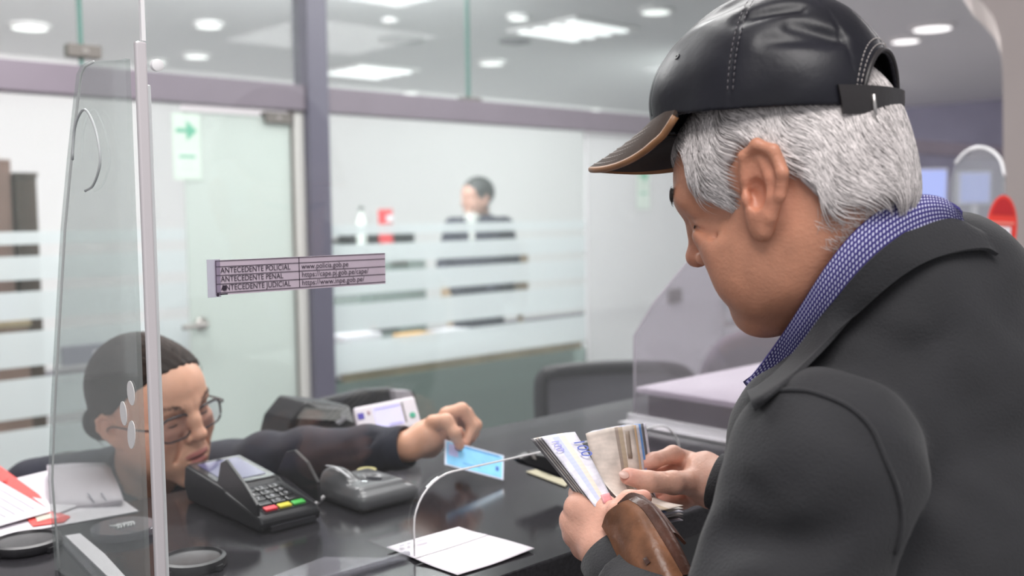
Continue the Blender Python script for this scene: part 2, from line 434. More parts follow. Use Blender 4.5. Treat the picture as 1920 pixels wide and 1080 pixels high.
for (x, y, lab) in ((155, 97, 'dark steel glass clamp on the left end of the lilac transom'), (880, 192, 'dark steel glass clamp on the transom right of the purple column'), (517, 222, 'dark steel patch hinge at the top corner of the frosted door')):
    q = onb(x, y, B); a = q @ U
    o = thing('glass_clamp', R3(a, B, q[2] - .022), lab, 'clamp', 'glass clamps on the partition')
    box('front_plate', a - .062, a + .062, B - .028, B - .009, q[2] - .024, q[2] + .024, M_clamp, o, bevel=.003)
    box('back_plate', a - .062, a + .062, B + .009, B + .022, q[2] - .024, q[2] + .024, M_clamp, o, bevel=.003)
    box('screw_cover', a - .012, a + .012, B - .031, B - .028, q[2] - .008, q[2] + .008, M_steel, o)

# green arrow stickers
M_stk = mat('pale_green_sticker', (.66, .78, .69), .6); M_grn = mat('sticker_green', (.16, .50, .34), .6)
M_stk2 = mat('very_pale_sticker', (.70, .80, .73), .6)
def sticker(x, y, lab):
    q = onb(x, y, B - .01); a = q @ U; z = q[2]
    o = thing('arrow_sticker', R3(a, B - .01, z - .15), lab, 'sticker', 'green arrow stickers')
    box('sheet', a - .06, a + .06, B - .0115, B - .010, z - .15, z + .12, M_stk, o)
    box('lower_field', a - .052, a + .052, B - .0125, B - .0115, z - .14, z - .035, M_stk2, o)
    zc = z + .05
    ar = [(-.045, .008), (.0, .008), (.0, .04), (.045, 0), (.0, -.04), (.0, -.008), (-.045, -.008)]
    prism('arrow', [R3(a + p, B - .0125, zc + h) for p, h in ar], -N * .001, M_grn, o)
    for k, w_ in enumerate((.07, .05, .06)):
        box('bar', a - w_ / 2, a + w_ / 2, B - .0135, B - .0125, z - .06 - k * .025, z - .05 - k * .025, M_grn if k == 0 else M_stk, o)
sticker(350, 268, 'pale green sticker with an arrow on the glass left of the frosted door')
sticker(1206, 345, 'pale green arrow sticker on the hazy glass below the cap brim')

# ------------------------------------------------------------------ ceiling fittings
def downlight(x, y, r, lab, rect=False):
    q = onz(x, y, 2.9); o = thing('downlight', q - ZV * .03, lab, 'ceiling light', 'recessed ceiling downlights')
    lathe('trim_ring', q - ZV * .03, [(r * 1.25, .03), (r * 1.25, .012), (r * 1.05, 0), (r, .0)], M_trimw, o, n=24)
    lathe('diffuser', q - ZV * .034, [(r, .01), (r, .004), (r * .8, 0)], M_down, o, n=24)
for x, y, r, lab in ((55, 46, .12, 'bright downlight at the far left of the ceiling, left of the glass joint'),
                     (368, 101, .10, 'bright downlight low above the lilac transom, left of the column'),
                     (391, 43, .09, 'downlight higher up, left of the purple column'),
                     (295, 112, .07, 'dim small downlight left of the bright one above the left transom'),
                     (766, 171, .10, 'downlight just above the transom, under the diamond-shaped panel light'),
                     (972, 28, .07, 'downlight touching the left end of the four-tube light'),
                     (921, 114, .11, 'downlight right of the glass joint, below the round vents'),
                     (1230, 16, .10, 'downlight at the top edge, left of the black cap'),
                     (1112, 203, .10, 'dim downlight above the transom, left of the cap brim'),
                     (1698, 72, .11, 'brightest downlight, right of the cap crown'),
                     (1748, 48, .14, 'long bright downlight above and right of the brightest one'),
                     (1848, 208, .13, 'downlight low beside the pillar, right of the cap strap')):
    downlight(x, y, r, lab)
def panel(x, y, n, lab, ln, pitch):
    q = onz(x, y, 2.9); a, b = q @ U, q @ N
    o = thing('tube_light', R3(a, b, 2.86), lab, 'ceiling light', 'recessed tube lights')
    W = pitch * n / 2
    box('housing', a - ln / 2 - .05, a + ln / 2 + .05, b - W - .03, b + W + .03, 2.875, 2.895, M_trimw, o)
    for k in range(n):
        bb = b - W + pitch * (k + .5)
        box('tube', a - ln / 2, a + ln / 2, bb - pitch * .26, bb + pitch * .26, 2.86, 2.874, M_tube, o, bevel=.004)
panel(1075, 52, 4, 'four-tube ceiling light at the top, left of the cap', .62, .17)
panel(692, 131, 4, 'diamond-shaped tube light above the transom beside the column', .6, .17)
def vent(x, y, r, lab):
    q = onz(x, y, 2.9); o = thing('ceiling_vent', q - ZV * .04, lab, 'vent', 'round ceiling vents')
    for i, f in enumerate((1, .74, .48, .22)):
        lathe('ring', q - ZV * (.012 + .007 * i), [(r * f, .01), (r * f * .93, 0)], M_vent, o, n=28)
vent(752, 73, .20, 'larger dark round ceiling vent, nearer the purple column')
vent(966, 77, .14, 'smaller dark round vent left of the four-tube light')
def speaker_dot(x, y):
    q = onz(x, y, 2.9); lathe('smoke_detector', q - ZV * .035, [(.06, .035), (.06, .01), (.03, 0)], M_trimw, n=20)
    tag(bpy.data.objects['smoke_detector'], 'small smoke detector on the ceiling above the larger vent', 'smoke detector')
speaker_dot(732, 36)

# ------------------------------------------------------------------ office behind the partition
M_wood_d = mat('dark_brown_wood', (.10, .055, .045), .5, noise=(8, .25, (1, 1, .1)))
M_wood_l = mat('reddish_brown_wood', (.30, .17, .145), .5, noise=(8, .2, (1, 1, .1)))
M_tan = mat('tan_wood', (.50, .36, .24), .5, noise=(10, .15, (1, 1, .2)))
M_cab = mat('grey_green_cabinet', (.30, .35, .335), .5)
M_deskf = mat('desk_front', (.17, .225, .205), .5)
M_paper = mat('paper', (.80, .77, .82), .6)
M_red = mat('red_print', (.70, .06, .07), .45)
M_orange = mat('manila_orange', (.75, .40, .10), .6)
M_purple = mat('purple_cover', (.25, .13, .32), .5)
o = thing('wooden_cabinet', R3(1.4, 4.9, 0), 'tall reddish-brown wooden cabinet behind the striped glass at far left', 'cabinet')
box('body', 1.14, 1.49, 4.9, 5.3, 0, 1.74, M_wood_l, o, bevel=.004)
box('door', 1.16, 1.32, 4.88, 4.899, .1, 1.70, M_wood_l, o, bevel=.003); box('door', 1.325, 1.48, 4.88, 4.899, .1, 1.70, M_wood_l, o, bevel=.003)
o = thing('wooden_cabinet', R3(1.55, 4.9, 0), 'narrow dark brown wooden cabinet right of the reddish one at far left', 'cabinet')
box('body', 1.495, 1.585, 4.86, 5.3, 0, 1.66, M_wood_d, o, bevel=.004); box('top_cap', 1.492, 1.588, 4.85, 5.31, 1.661, 1.68, M_wood_d, o)
o = thing('box_file', R3(1.35, 4.78, 1.06), 'purple box file behind the striped glass at far left', 'file')
box('cover', 1.24, 1.44, 4.72, 4.84, 1.03, 1.14, M_purple, o, bevel=.003); box('label_card', 1.32, 1.36, 4.717, 4.7199, 1.06, 1.11, M_paper, o)
o = thing('cabinet_plinth', R3(1.35, 4.78, 0), 'low cabinet in front of the reddish wooden cabinet', 'cabinet')
box('body', 1.2, 1.47, 4.70, 4.86, 0, 1.0, M_wood_l, o, bevel=.003); box('worktop', 1.19, 1.48, 4.69, 4.87, 1.001, 1.029, M_tan, o, bevel=.003)
# desk behind window_2
o = thing('office_desk', R3(3.4, 4.6, 0), 'long office desk with a tan wooden edge behind the frosted glass', 'desk')
box('desktop', 2.62, 4.24, 3.992, 4.93, .70, .73, M_white, o, bevel=.003)
box('edge_band', 2.62, 4.24, 3.962, 3.991, .690, .732, M_tan, o, bevel=.003)
box('front_panel', 2.62, 4.24, 4.02, 4.05, .02, .699, M_deskf, o)
box('side_panel', 2.62, 2.66, 4.06, 4.90, .02, .699, M_deskf, o); box('side_panel', 4.20, 4.24, 4.06, 4.90, .02, .699, M_deskf, o)
def pile(x, y, w_, d_, h_, m, lab, name='paper_stack', rot=.2, cat='papers', grp=None):
    q = onz(x, y, .732); o = thing(name, q, lab, cat, grp)
    n_ = max(2, int(h_ / .012)); rnd = random.Random(int(x))
    for i in range(n_):
        r = rot + rnd.uniform(-.1, .1); e1 = U * math.cos(r) + N * math.sin(r); e2 = N * math.cos(r) - U * math.sin(r)
        b0 = q + ZV * (h_ * i / n_)
        prism('sheet', [b0 - e1 * w_ - e2 * d_, b0 + e1 * w_ - e2 * d_, b0 + e1 * w_ + e2 * d_, b0 - e1 * w_ + e2 * d_], ZV * h_ / n_ * .9, m, o)
pile(662, 637, .14, .10, .04, M_paper, 'white paper stack on the office desk beside the purple column')
pile(777, 634, .10, .08, .03, M_orange, 'orange envelope under papers on the office desk', 'envelope_stack', .1, 'envelope')
pile(846, 628, .12, .09, .035, M_paper, 'white paper stack on the office desk below the standing man')
q = onz(722, 622, .732); o = thing('stapler', q, 'dark stapler between the paper stacks on the office desk', 'stapler')
a, b = q @ U, q @ N
box('base', a - .09, a + .09, b - .03, b + .03, .7325, .75, M_black, o, bevel=.004); box('arm', a - .085, a + .09, b - .02, b + .02, .755, .79, M_dark, o, bevel=.006)
box('red_cap', a - .1, a - .086, b - .02, b + .02, .752, .79, M_red, o, bevel=.003)
# cabinet with printer
q = onb(728, 450, 5.9); a = q @ U
o = thing('filing_cabinet', R3(a, 6.0, 0), 'grey-green filing cabinet behind the frosted glass beside the column', 'cabinet')
box('body', a - .30, a + .29, 5.84, 6.4, 0, 1.26, M_cab, o, bevel=.005)
for k in range(3):
    dr = box('drawer', a - .22, a + .27, 5.82, 5.839, .1 + .38 * k, .46 + .38 * k, M_cab, o, bevel=.004)
    box('handle', a - .05, a + .1, 5.805, 5.819, .36 + .38 * k, .38 + .38 * k, M_steel, dr)
o = thing('desk_printer', R3(a, 6.1, 1.262), 'low black printer on the filing cabinet behind the frosted glass', 'printer')
box('body', a - .17, a + .28, 5.95, 6.3, 1.262, 1.36, M_black, o, bevel=.012); box('paper_tray', a - .29, a - .171, 6.0, 6.25, 1.275, 1.30, M_dark, o, bevel=.004)
box('lid', a - .05, a + .22, 5.98, 6.28, 1.361, 1.385, M_dark, o, bevel=.006)
o = thing('desk_calendar', R3(a, 5.92, 1.262), 'red desk calendar box above the printer beside the column', 'calendar')
box('card', a - .06, a + .055, 5.915, 5.935, 1.29, 1.51, M_red, o, bevel=.003); box('white_label', a + .0, a + .05, 5.911, 5.9149, 1.42, 1.47, M_paper, o)
box('foot', a - .05, a + .045, 5.90, 5.9449, 1.262, 1.289, M_red, o)
o = thing('bottle', R3(a - .17, 5.93, 1.262), 'pale bottle left of the red calendar box', 'bottle')
lathe('glass_body', R3(a - .24, 5.88, 1.262), [(.035, 0), (.037, .02), (.037, .17), (.014, .21), (.014, .24)], mat('pale_bottle', (.62, .66, .62), .2), o, n=20)
lathe('cap', R3(a - .24, 5.88, 1.5025), [(.016, 0), (.016, .025)], M_dark, o, n=16)

# distant monitors on the right
M_scr = mat('blue_screen', (.3, .35, .6), .3, emit=((.42, .50, .95), .62))
for x, lab in ((1738, 'pale blue monitor screen far behind the collar'), (1828, 'pale blue screen seen through the arched acrylic panel')):
    c = P(x, 352, 7.0)
    o = thing('monitor', c - ZV * .35, lab, 'monitor', 'far blue screens')
    e1 = np.array([1., 0, 0]); e2 = np.array([0, 1., 0]); hw, hh = (.13, .12) if x < 1800 else (.10, .10)
    def slab(nm, hw, hh, y0, y1, m):
        v = [c + e1 * s1 * hw + e2 * yy + ZV * s2 * hh for yy in (y0, y1) for s1, s2 in ((-1, -1), (1, -1), (1, 1), (-1, 1))]
        return mk(nm, v, [(0, 1, 2, 3), (7, 6, 5, 4), (0, 4, 5, 1), (1, 5, 6, 2), (2, 6, 7, 3), (3, 7, 4, 0)], m, o)
    slab('casing', hw + .012, hh + .012, .002, .04, M_white); slab('screen', hw, hh, -.004, .0, M_scr)
    lathe('stand', c - ZV * (hh + .23), [(.09, 0), (.09, .01), (.02, .02), (.02, .21)], M_white, o, n=16)
# pillar at the right edge, with the rounded soffit corner
ol = [P(x, y, 3.4) for x, y in ((1888, 1500), (1880, 140), (1875, 70), (1862, 30), (1842, 5), (1815, -20), (1790, -60), (2500, -60), (2500, 1500))]
st(prism('trim_7', ol, np.array([.25, .5, 0]), M_pillar))
q = np.array([0, .45, 0])
# arched acrylic panel and red oval sign near the pillar
M_acr2 = glass_mat('hazy_acrylic', (.86, .88, .90), .24, (.55, .55, .58), refl=.9)
M_acre = mat('acrylic_bright_edge', (.82, .82, .84), .15)
pts = [(1782, 700), (1782, 340), (1790, 306), (1808, 286), (1832, 276), (1856, 282), (1874, 300), (1882, 330), (1884, 700)]
dep = [2.75, 2.75, 2.73, 2.70, 2.66, 2.62, 2.58, 2.56, 2.56]
o = thing('arched_screen', P(1830, 706, 2.65), 'arched clear acrylic screen beside the pillar behind the man', 'screen')
W3 = [P(x, y, d) for (x, y), d in zip(pts, dep)]; W3[0][2] = W3[-1][2] = 1.0512
prism('panel', W3, nrm(np.cross(W3[1] - W3[-1], ZV)) * .006, M_acr2, o)
tube('bright_edge', [p + np.array([0, -.006, 0]) for p in W3[2:-1]], .004, M_acre, o, seg=24)
ov = thing('oval_sign', P(1877, 480, 2.5), 'red oval sign with a white square beside the pillar', 'sign')
oc = P(1878, 428, 2.5); e1 = nrm(np.array([.85, -.3, -.06])); e2 = nrm(np.array([.04, .0, 1.0])); nn = nrm(np.cross(e1, e2)); nn = nn if nn[1] < 0 else -nn
M_red2 = mat('sign_red', (.78, .045, .03), .4); M_redl = mat('sign_light_red', (.86, .25, .20), .4); M_redd = mat('sign_dark_red', (.50, .01, .015), .4)
def opoly(pp, z0, th, m, nm): prism(nm, [oc + e1 * x + e2 * y + nn * z0 for x, y in pp], nn * th, m, ov)
rim = [(.034 * math.cos(t), .082 * math.sin(t)) for t in np.linspace(0, 2 * math.pi, 40, endpoint=False)]
opoly(rim, 0, .004, M_red2, 'plate')
opoly([(x * .84, y * .9) for x, y in rim if y > .035], .005, .001, M_redd, 'dark_cap')
opoly([(-.027, .010), (.027, .010), (.027, .016), (-.026, .016)], .0055, .001, M_redl, 'text_line')
opoly([(-.022, -.026), (.020, -.026), (.020, .004), (-.022, .004)], .0055, .001, M_paper, 'white_square')
tube('stand_rod', [oc - e2 * .08 - nn * .004, np.array([oc[0], oc[1], 1.055])], .004, M_steel, ov, n=8); lathe('stand_foot', np.array([oc[0], oc[1], 1.051]), [(.04, 0), (.04, .004), (.006, .008)], M_steel, ov, n=20)
text('figure', '7', oc - e1 * .004 - e2 * .020 + nn * .0075, e1, e2, .022, M_redl, ov)
for k in range(3): opoly([(-.018, -.040 - k * .010), (.020, -.040 - k * .010), (.020, -.034 - k * .010), (-.018, -.034 - k * .010)], .0055, .001, M_redl, 'text_line')

# chairs behind the counter
M_mesh = glass_mat('chair_mesh', (.42, .41, .44), .62, (.23, .225, .25), refl=.2, rough=.5)
M_chair = mat('chair_black', (.012, .012, .015), .5, bump=(200, .2, .001))
M_chairg = mat('grey_upholstery', (.135, .115, .14), .8, bump=(300, .3, .001))
def office_chair(name, outline, d, seat_c, lab, m_back, mesh=True):
    o = thing(name, np.array([seat_c[0], seat_c[1], 0]), lab, 'chair', 'office chairs behind the counter')
    W = [P(x, y, dd) for x, y, dd in outline]
    if mesh:
        tube('back_frame', W + [W[0]], .022, M_chair, o, seg=60); prism('mesh_back', W, np.array([0, .006, 0]), m_back, o)
    else:
        c0 = np.mean(W, 0)
        v = []; rings = ((1.0, 0.0), (1.0, .045), (.9, .07), (.0, .08)); n_ = 48
        ring = catmull(np.array(W + [W[0]]), n_ + 1)[:-1]
        vs = []; off = [(.86, -.028), (.97, -.012), (1, .01), (.97, .04), (.86, .055)]
        for s_, y_ in off: vs += [c0 + (p - c0) * s_ + np.array([0, y_, 0]) for p in ring]
        fs = [(j * n_ + i, j * n_ + (i + 1) % n_, (j + 1) * n_ + (i + 1) % n_, (j + 1) * n_ + i) for j in range(4) for i in range(n_)]
        fs += [tuple(range(n_))[::-1], tuple(range(4 * n_, 5 * n_))]
        mk('back_cushion', vs, fs, m_back, o, smooth=True)
    sc = np.array([seat_c[0], seat_c[1], .48])
    lathe('seat', sc, [(.22, 0), (.25, .02), (.25, .06), (.22, .085)], M_chair, o, n=28)
    lathe('post', np.array([sc[0], sc[1], .1]), [(.03, 0), (.03, .375)], M_dark, o, n=12)
    low = min(W, key=lambda p: p[2]); mid = np.mean(W, 0); mid[2] = low[2]
    tube('back_bar', [mid + ZV * .03, mid + np.array([0, .06, -.15]), sc + np.array([0, .1, .02]), sc], .02, M_dark, o, seg=14)
    for k in range(5):
        t = k * 2 * math.pi / 5; e = np.array([math.cos(t), math.sin(t), 0])
        lg = tube('leg', [sc * [1, 1, 0] + ZV * .1, sc * [1, 1, 0] + e * .28 + ZV * .06], [.022, .014], M_dark, o)
        lathe('castor', sc * [1, 1, 0] + e * .28 + ZV * .001, [(.015, 0), (.025, .015), (.025, .035), (.012, .05)], M_black, lg, n=12)
    return o
office_chair('office_chair', [(1014, 1000, 3.0), (1018, 870, 3.0), (1014, 740, 3.0), (1020, 706, 3.0), (1050, 696, 3.0), (1150, 688, 3.1), (1250, 690, 3.2), (1288, 704, 3.25), (1300, 740, 3.27), (1304, 870, 3.27), (1300, 1000, 3.27)],
             3.1, P(1160, 900, 3.35)[:2], 'black office chair with a grey mesh back behind the counter', M_mesh)
office_chair('office_chair', [(1300, 790, 3.5), (1308, 720, 3.5), (1330, 660, 3.5), (1370, 626, 3.55), (1440, 618, 3.65), (1500, 640, 3.7), (1520, 720, 3.75), (1520, 860, 3.75), (1300, 860, 3.5)],
             3.6, P(1420, 860, 3.9)[:2], 'grey upholstered office chair behind the shelf, under the old man\'s chin', M_chairg, mesh=False)
# ------------------------------------------------------------------ counter and shields
CZ = 1.05
M_counter = mat('polished_black_granite', (.022, .021, .024), .14, noise=(220, .35), spec=.2)
M_base = mat('counter_base', (.012, .012, .014), .35, noise=(3, .1))
o = thing('service_counter', R3(1.5, 1.16, 0), 'long polished black service counter with a deep top', 'counter')
box('worktop', -1.2, 4.6, .851, 1.475, 1.012, CZ, M_counter, o, bevel=.003)
box('front_panel', -1.2, 4.6, .885, .90, .08, 1.0115, M_base, o)
box('plinth', -1.2, 4.6, .93, 1.40, 0, .079, M_dark, o)
box('back_panel', -1.2, 4.6, 1.38, 1.395, .08, 1.0115, M_base, o)
M_acr = glass_mat('clear_acrylic', (.955, .965, .965), .014, (.75, .75, .76), refl=.8)
M_acrs = glass_mat('side_acrylic', (.86, .885, .875), .13, (.50, .53, .53), refl=.9)
M_strip = mat('acrylic_edge_strip', (.60, .565, .585), .2, spec=.6)
M_edgew = mat('polished_acrylic_edge', (.85, .84, .85), .12)
M_foot = glass_mat('acrylic_foot', (.85, .85, .88), .28, (.50, .49, .52), refl=.7)
M_footw = mat('white_foot_tape', (.85, .80, .85), .4)
SB = .971
def onA(x, y, a):
    d = ray(x, y); return CAM + d * (a / (d @ U))
sh = thing('counter_shield', R3(.75, SB, CZ), 'tall clear acrylic shield with a pass-through opening on the black counter', 'shield')
g = CZ + .001
def arcp(c, r0, r1, t0, t1, n): return [(c[0] + r0 * math.cos(t), c[1] + r1 * math.sin(t)) for t in np.linspace(t0, t1, n)]
op = [(.737, g), (.737, 1.088)] + arcp((.80, 1.09), .063, .057, math.pi, math.pi / 2, 10)[1:] + arcp((1.205, 1.085), .058, .057, math.pi / 2, 0, 10) + [(1.263, g)]
ol = [(.424, g)] + op + [(1.558, g), (1.558, 2.2), (.424, 2.2)]
prism('front_panel', [R3(a, SB, z) for a, z in ol], N * .005, M_acr, sh)
tube('polished_edge', [R3(a, SB - .0005, z) for a, z in op[:-1]], .0013, M_edgew, sh, n=6)
box('corner_strip', .4125, .4235, SB - .003, SB + .004, g, 1.64, M_strip, sh, bevel=.002)
box('corner_strip', .426, .430, SB + .006, SB + .012, g, 1.60, M_edgew, sh, bevel=.001)
box('upper_edge', .4195, .4235, SB - .001, SB + .004, 1.641, 2.2, M_edgew, sh)
lathe('standoff', R3(.432, SB - .002, 1.618), [(.006, 0), (.006, .005), (.004, .006)], M_edgew, sh, n=16, axis=-N)
# side panel of the shield
A0 = .412
px = [(108, 1003), (98, 900), (103, 760), (112, 600), (122, 430), (134, 300), (146, 190), (152, 140), (160, 124), (176, 116), (236, 113)]
pl = [onA(x, y, A0) for x, y in px]; pl[0][2] = g
pl = [R3(A0, p @ N, p[2]) for p in pl]
pl = pl + [R3(A0, SB + .0105, pl[-1][2]), R3(A0, SB + .0105, g)]
sp = thing('side_shield', R3(A0, 1.1, CZ), 'tapered acrylic side panel with rounded top joined to the left end of the shield', 'shield')
prism('panel', pl, -U * .005, M_acrs, sp)
tube('polished_edge', pl[0:10], .0014, M_edgew, sp, n=6)
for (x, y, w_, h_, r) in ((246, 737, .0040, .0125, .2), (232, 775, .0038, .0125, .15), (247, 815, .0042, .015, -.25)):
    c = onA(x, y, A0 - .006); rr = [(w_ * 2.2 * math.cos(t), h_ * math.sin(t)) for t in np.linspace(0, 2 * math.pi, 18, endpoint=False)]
    prism('white_spot', [c + N * (px_ * math.cos(r) + py_ * math.sin(r)) + ZV * (py_ * math.cos(r) - px_ * math.sin(r)) for px_, py_ in rr], -U * .0006, mat('spot_white', (.78, .76, .76), .5), sp)  # small white ellipses on the side panel
lp = [onA(x, y, A0 - .01) for x, y in ((136, 300), (140, 240), (158, 205), (178, 240), (188, 300), (176, 345), (160, 358))]
tag(tube('grey_loop', lp, .0013, mat('loop_grey', (.50, .52, .53), .3), seg=30), 'thin grey loop on the tapered side panel near its top', 'wire')  # thin grey curve just off the side panel
# foot strips lying on the counter
ft = thing('shield_foot', R3(.44, 1.17, CZ), 'whitish base strip along the foot of the tapered side panel', 'base strip')
prism('tape', [onz(x, y, CZ + .0045) for x, y in ((122, 1004), (150, 1000), (196, 1038), (262, 1110), (232, 1110), (170, 1050))], -ZV * .003, M_footw, ft)
prism('acrylic_channel', [onz(x, y, CZ + .004) for x, y in ((108, 1008), (121, 1005), (168, 1050), (230, 1112), (205, 1112))], -ZV * .003, M_foot, ft)
ft = thing('shield_foot', R3(.6, 1.0, CZ), 'greyish acrylic foot plate at the front shield left of the white paper', 'base strip')
prism('acrylic_plate', [onz(x, y, CZ + .004) for x, y in ((380, 1128), (500, 1084), (608, 1044), (758, 1046), (700, 1062), (560, 1098), (420, 1140))], -ZV * .003, M_foot, ft)
box('channel', .46, .735, SB + .0055, SB + .012, CZ + .0006, CZ + .008, M_foot, ft)
# right end: second side panel, raised shelf and its channels
s2 = thing('side_shield', R3(1.55, 1.13, CZ), 'clear acrylic side panel with slanted top behind the fanned banknotes', 'shield')
pr = [(1190, 788), (1190, 628), (1226, 568)]
pw = [onA(x, y, 1.55) for x, y in pr]; pw[0][2] = g
pw = [R3(1.55, p @ N, p[2]) for p in pw] + [R3(1.55, 1.0, 1.55), R3(1.55, SB + .006, 1.6), R3(1.55, SB + .006, g)]
prism('panel', pw, -U * .005, glass_mat('lilac_acrylic', (.86, .82, .87), .10, (.6, .55, .58), refl=.8), s2)
tube('polished_edge', pw[0:4], .0020, M_edgew, s2, n=6)
rs = thing('raised_shelf', R3(1.9, 1.14, CZ), 'white raised shelf on the counter right of the slanted acrylic panel', 'shelf')
box('shelf_board', 1.56, 2.5, SB + .02, 1.31, 1.105, 1.118, M_white, rs, bevel=.003)
box('side_board', 1.575, 1.585, SB + .03, 1.29, CZ + .0005, 1.1045, mat('mauve_board', (.16, .13, .155), .5), rs)
box('end_board', 1.59, 2.48, 1.275, 1.285, CZ + .0005, 1.1045, mat('navy_board', (.05, .05, .13), .5), rs)
ch = thing('aluminium_channel', R3(1.53, 1.13, CZ), 'bright aluminium channel along the foot of the slanted acrylic panel', 'channel')
M_alu = mat('polished_aluminium', (.72, .70, .73), .22, metal=.5)
box('lower_rail', 1.505, 1.53, SB + .012, 1.31, CZ + .0005, CZ + .006, M_alu, ch, bevel=.001)
box('upper_rail', 1.532, 1.543, SB + .012, 1.31, CZ + .0005, CZ + .018, M_alu, ch, bevel=.001)

# notice strip on the shield
M_sign = mat('lilac_paper', (.56, .47, .55), .55, noise=(40, .05)); M_ink = mat('black_ink', (.03, .02, .035), .6)
M_tape = glass_mat('clear_tape', (.9, .88, .93), .35, (.6, .55, .65), refl=.8)
sg = thing('notice_strip', R3(.59, SB - .002, 1.39), 'lilac printed notice strip taped to the shield in front of the purple column', 'notice')
sa0, sa1, sz0, sz1 = .4935, .7015, 1.3905, 1.4255
box('paper', .487, sa1, SB - .0016, SB - .0006, sz0 - .001, sz1, M_sign, sg)
box('tape', .478, .4925, SB - .0022, SB - .0017, sz0 - .003, sz1 + .001, M_tape, sg)
def ink(a0, a1, z0, z1): box('rule_line', a0, a1, SB - .0024, SB - .0017, z0, z1, M_ink, sg)
rows = [1.4250, 1.4190, 1.4100, 1.4010, 1.3920]
for z in rows: ink(.4875, sa1 - .0005, z - .0003, z + .0001)
ink(.5855, .5860, 1.392, 1.425); ink(.4875, .4879, 1.392, 1.425)
def fit_text(s, a, z, wdt, size):
    o = text('lettering', s, R3(a, SB - .0017, z), U, ZV, size, M_ink, sg, push=.0008)
    co = np.zeros(len(o.data.vertices) * 3); o.data.vertices.foreach_get('co', co); co = co.reshape(-1, 3)
    base = wloc(sg); al = (co + base) @ U; sc = wdt / (al.max() - al.min()); co += np.outer((al - a) * (sc - 1), U)
    o.data.vertices.foreach_set('co', co.ravel()); o.data.update(); return o
for k, (l, r, wl, wr) in enumerate((('ANTECEDENTE POLICIAL', 'www.policia.gob.pe', .082, .061), ('ANTECEDENTE PENAL', 'https://cape.pj.gob.pe/cape/', .073, .088), ('ANTECEDENTE JUDICIAL', 'https://www.inpe.gob.pe/', .082, .082))):
    z = rows[k + 2] + .0022
    fit_text(l, .4925, z, wl, .0082); fit_text(r, .5885, z, wr, .0082)
lathe('ink_blot', R3(.4965, SB - .0024, rows[4] + .0045), [(.0028, 0), (.0026, .0004)], M_ink, sg, n=12, axis=-N)
lathe('ink_blot', R3(.4890, SB - .0024, rows[4] - .0022), [(.0018, 0), (.0016, .0004)], M_ink, sg, n=10, axis=-N)
ink(.4915, .500, rows[4] - .0025, rows[4] - .0013)

# ------------------------------------------------------------------ payment terminal (keypad towards the customer)
def prof_ab(name, prof, a0, a1, m, parent, bevel=0.0, **k):
    return prism(name, [R3(a0, b, z) for b, z in prof], U * (a1 - a0), m, parent, bevel=bevel, **k)
pt = thing('payment_terminal', R3(.70, 1.29, CZ), 'black card payment terminal with red, yellow and green keys on the counter', 'card terminal')
ta0, ta1, tb = .650, .742, 1.190
z0 = CZ + .002
prof = [(tb, z0), (tb + .215, z0), (tb + .228, z0 + .022), (tb + .222, z0 + .052), (tb + .105, z0 + .040), (tb + .098, z0 + .036), (tb + .004, z0 + .020), (tb - .003, z0 + .012)]
prof_ab('body', prof, ta0, ta1, M_dark, pt, bevel=.004)
def on_slope(b, lift, seg):
    if seg == 'key': t = (b - (tb + .004)) / .094; return z0 + .020 + t * .016 + lift
    t = (b - (tb + .105)) / .117; return z0 + .040 + t * .012 + lift
def slope_quad(name, a0, a1, b0, b1, seg, l0, l1, m, parent=pt, bevel=0):
    za, zb = on_slope(b0, 0, seg), on_slope(b1, 0, seg)
    v = [R3(a0, b0, za + l0), R3(a1, b0, za + l0), R3(a1, b1, zb + l0), R3(a0, b1, zb + l0), R3(a0, b0, za + l1), R3(a1, b0, za + l1), R3(a1, b1, zb + l1), R3(a0, b1, zb + l1)]
    o = mk(name, v, BF, m, parent)
    if bevel: bev(o, bevel)
    return o
M_lcd = mat('lcd_lavender', (.07, .065, .13), .12, emit=((.30, .28, .62), .12))
M_bez = mat('glossy_bezel', (.03, .03, .035), .12)
bz = slope_quad('screen_bezel', ta0 + .004, ta1 - .004, tb + .108, tb + .219, 'scr', .0003, .002, M_bez, bevel=.001)
slope_quad('screen', ta0 + .014, ta1 - .014, tb + .122, tb + .208, 'scr', .0021, .0028, M_lcd, bz)
slope_quad('key_plate', ta0 + .012, ta1 - .012, tb + .008, tb + .092, 'key', .0003, .0015, M_bez)
keyc = [mat('key_red', (.80, .03, .05), .4), mat('key_yellow', (.75, .65, .03), .4), mat('key_green', (.06, .50, .07), .4)]
for c in range(3):
    slope_quad('key', ta0 + .015 + .0215 * c, ta0 + .0335 + .0215 * c, tb + .011, tb + .021, 'key', .0016, .005, keyc[c], bevel=.001)
M_key = mat('key_dark', (.02, .02, .022), .25); M_keyp = mat('key_print', (.55, .55, .58), .4)
for r in range(4):
    for c in range(3):
        a = ta0 + .015 + .0215 * c; b = tb + .026 + .015 * r
        kk = slope_quad('key', a, a + .0185, b, b + .011, 'key', .0016, .0055, M_key, bevel=.0012)
        d = [['', '0', ''], ['7', '8', '9'], ['4', '5', '6'], ['1', '2', '3']][r][c]
        if d:
            zz = on_slope(b + .002, .0058, 'key'); text('digit', d, R3(a + .006, b + .002, zz), U, nrm(N * .094 + ZV * .02), .010, M_keyp, kk, push=.0002)
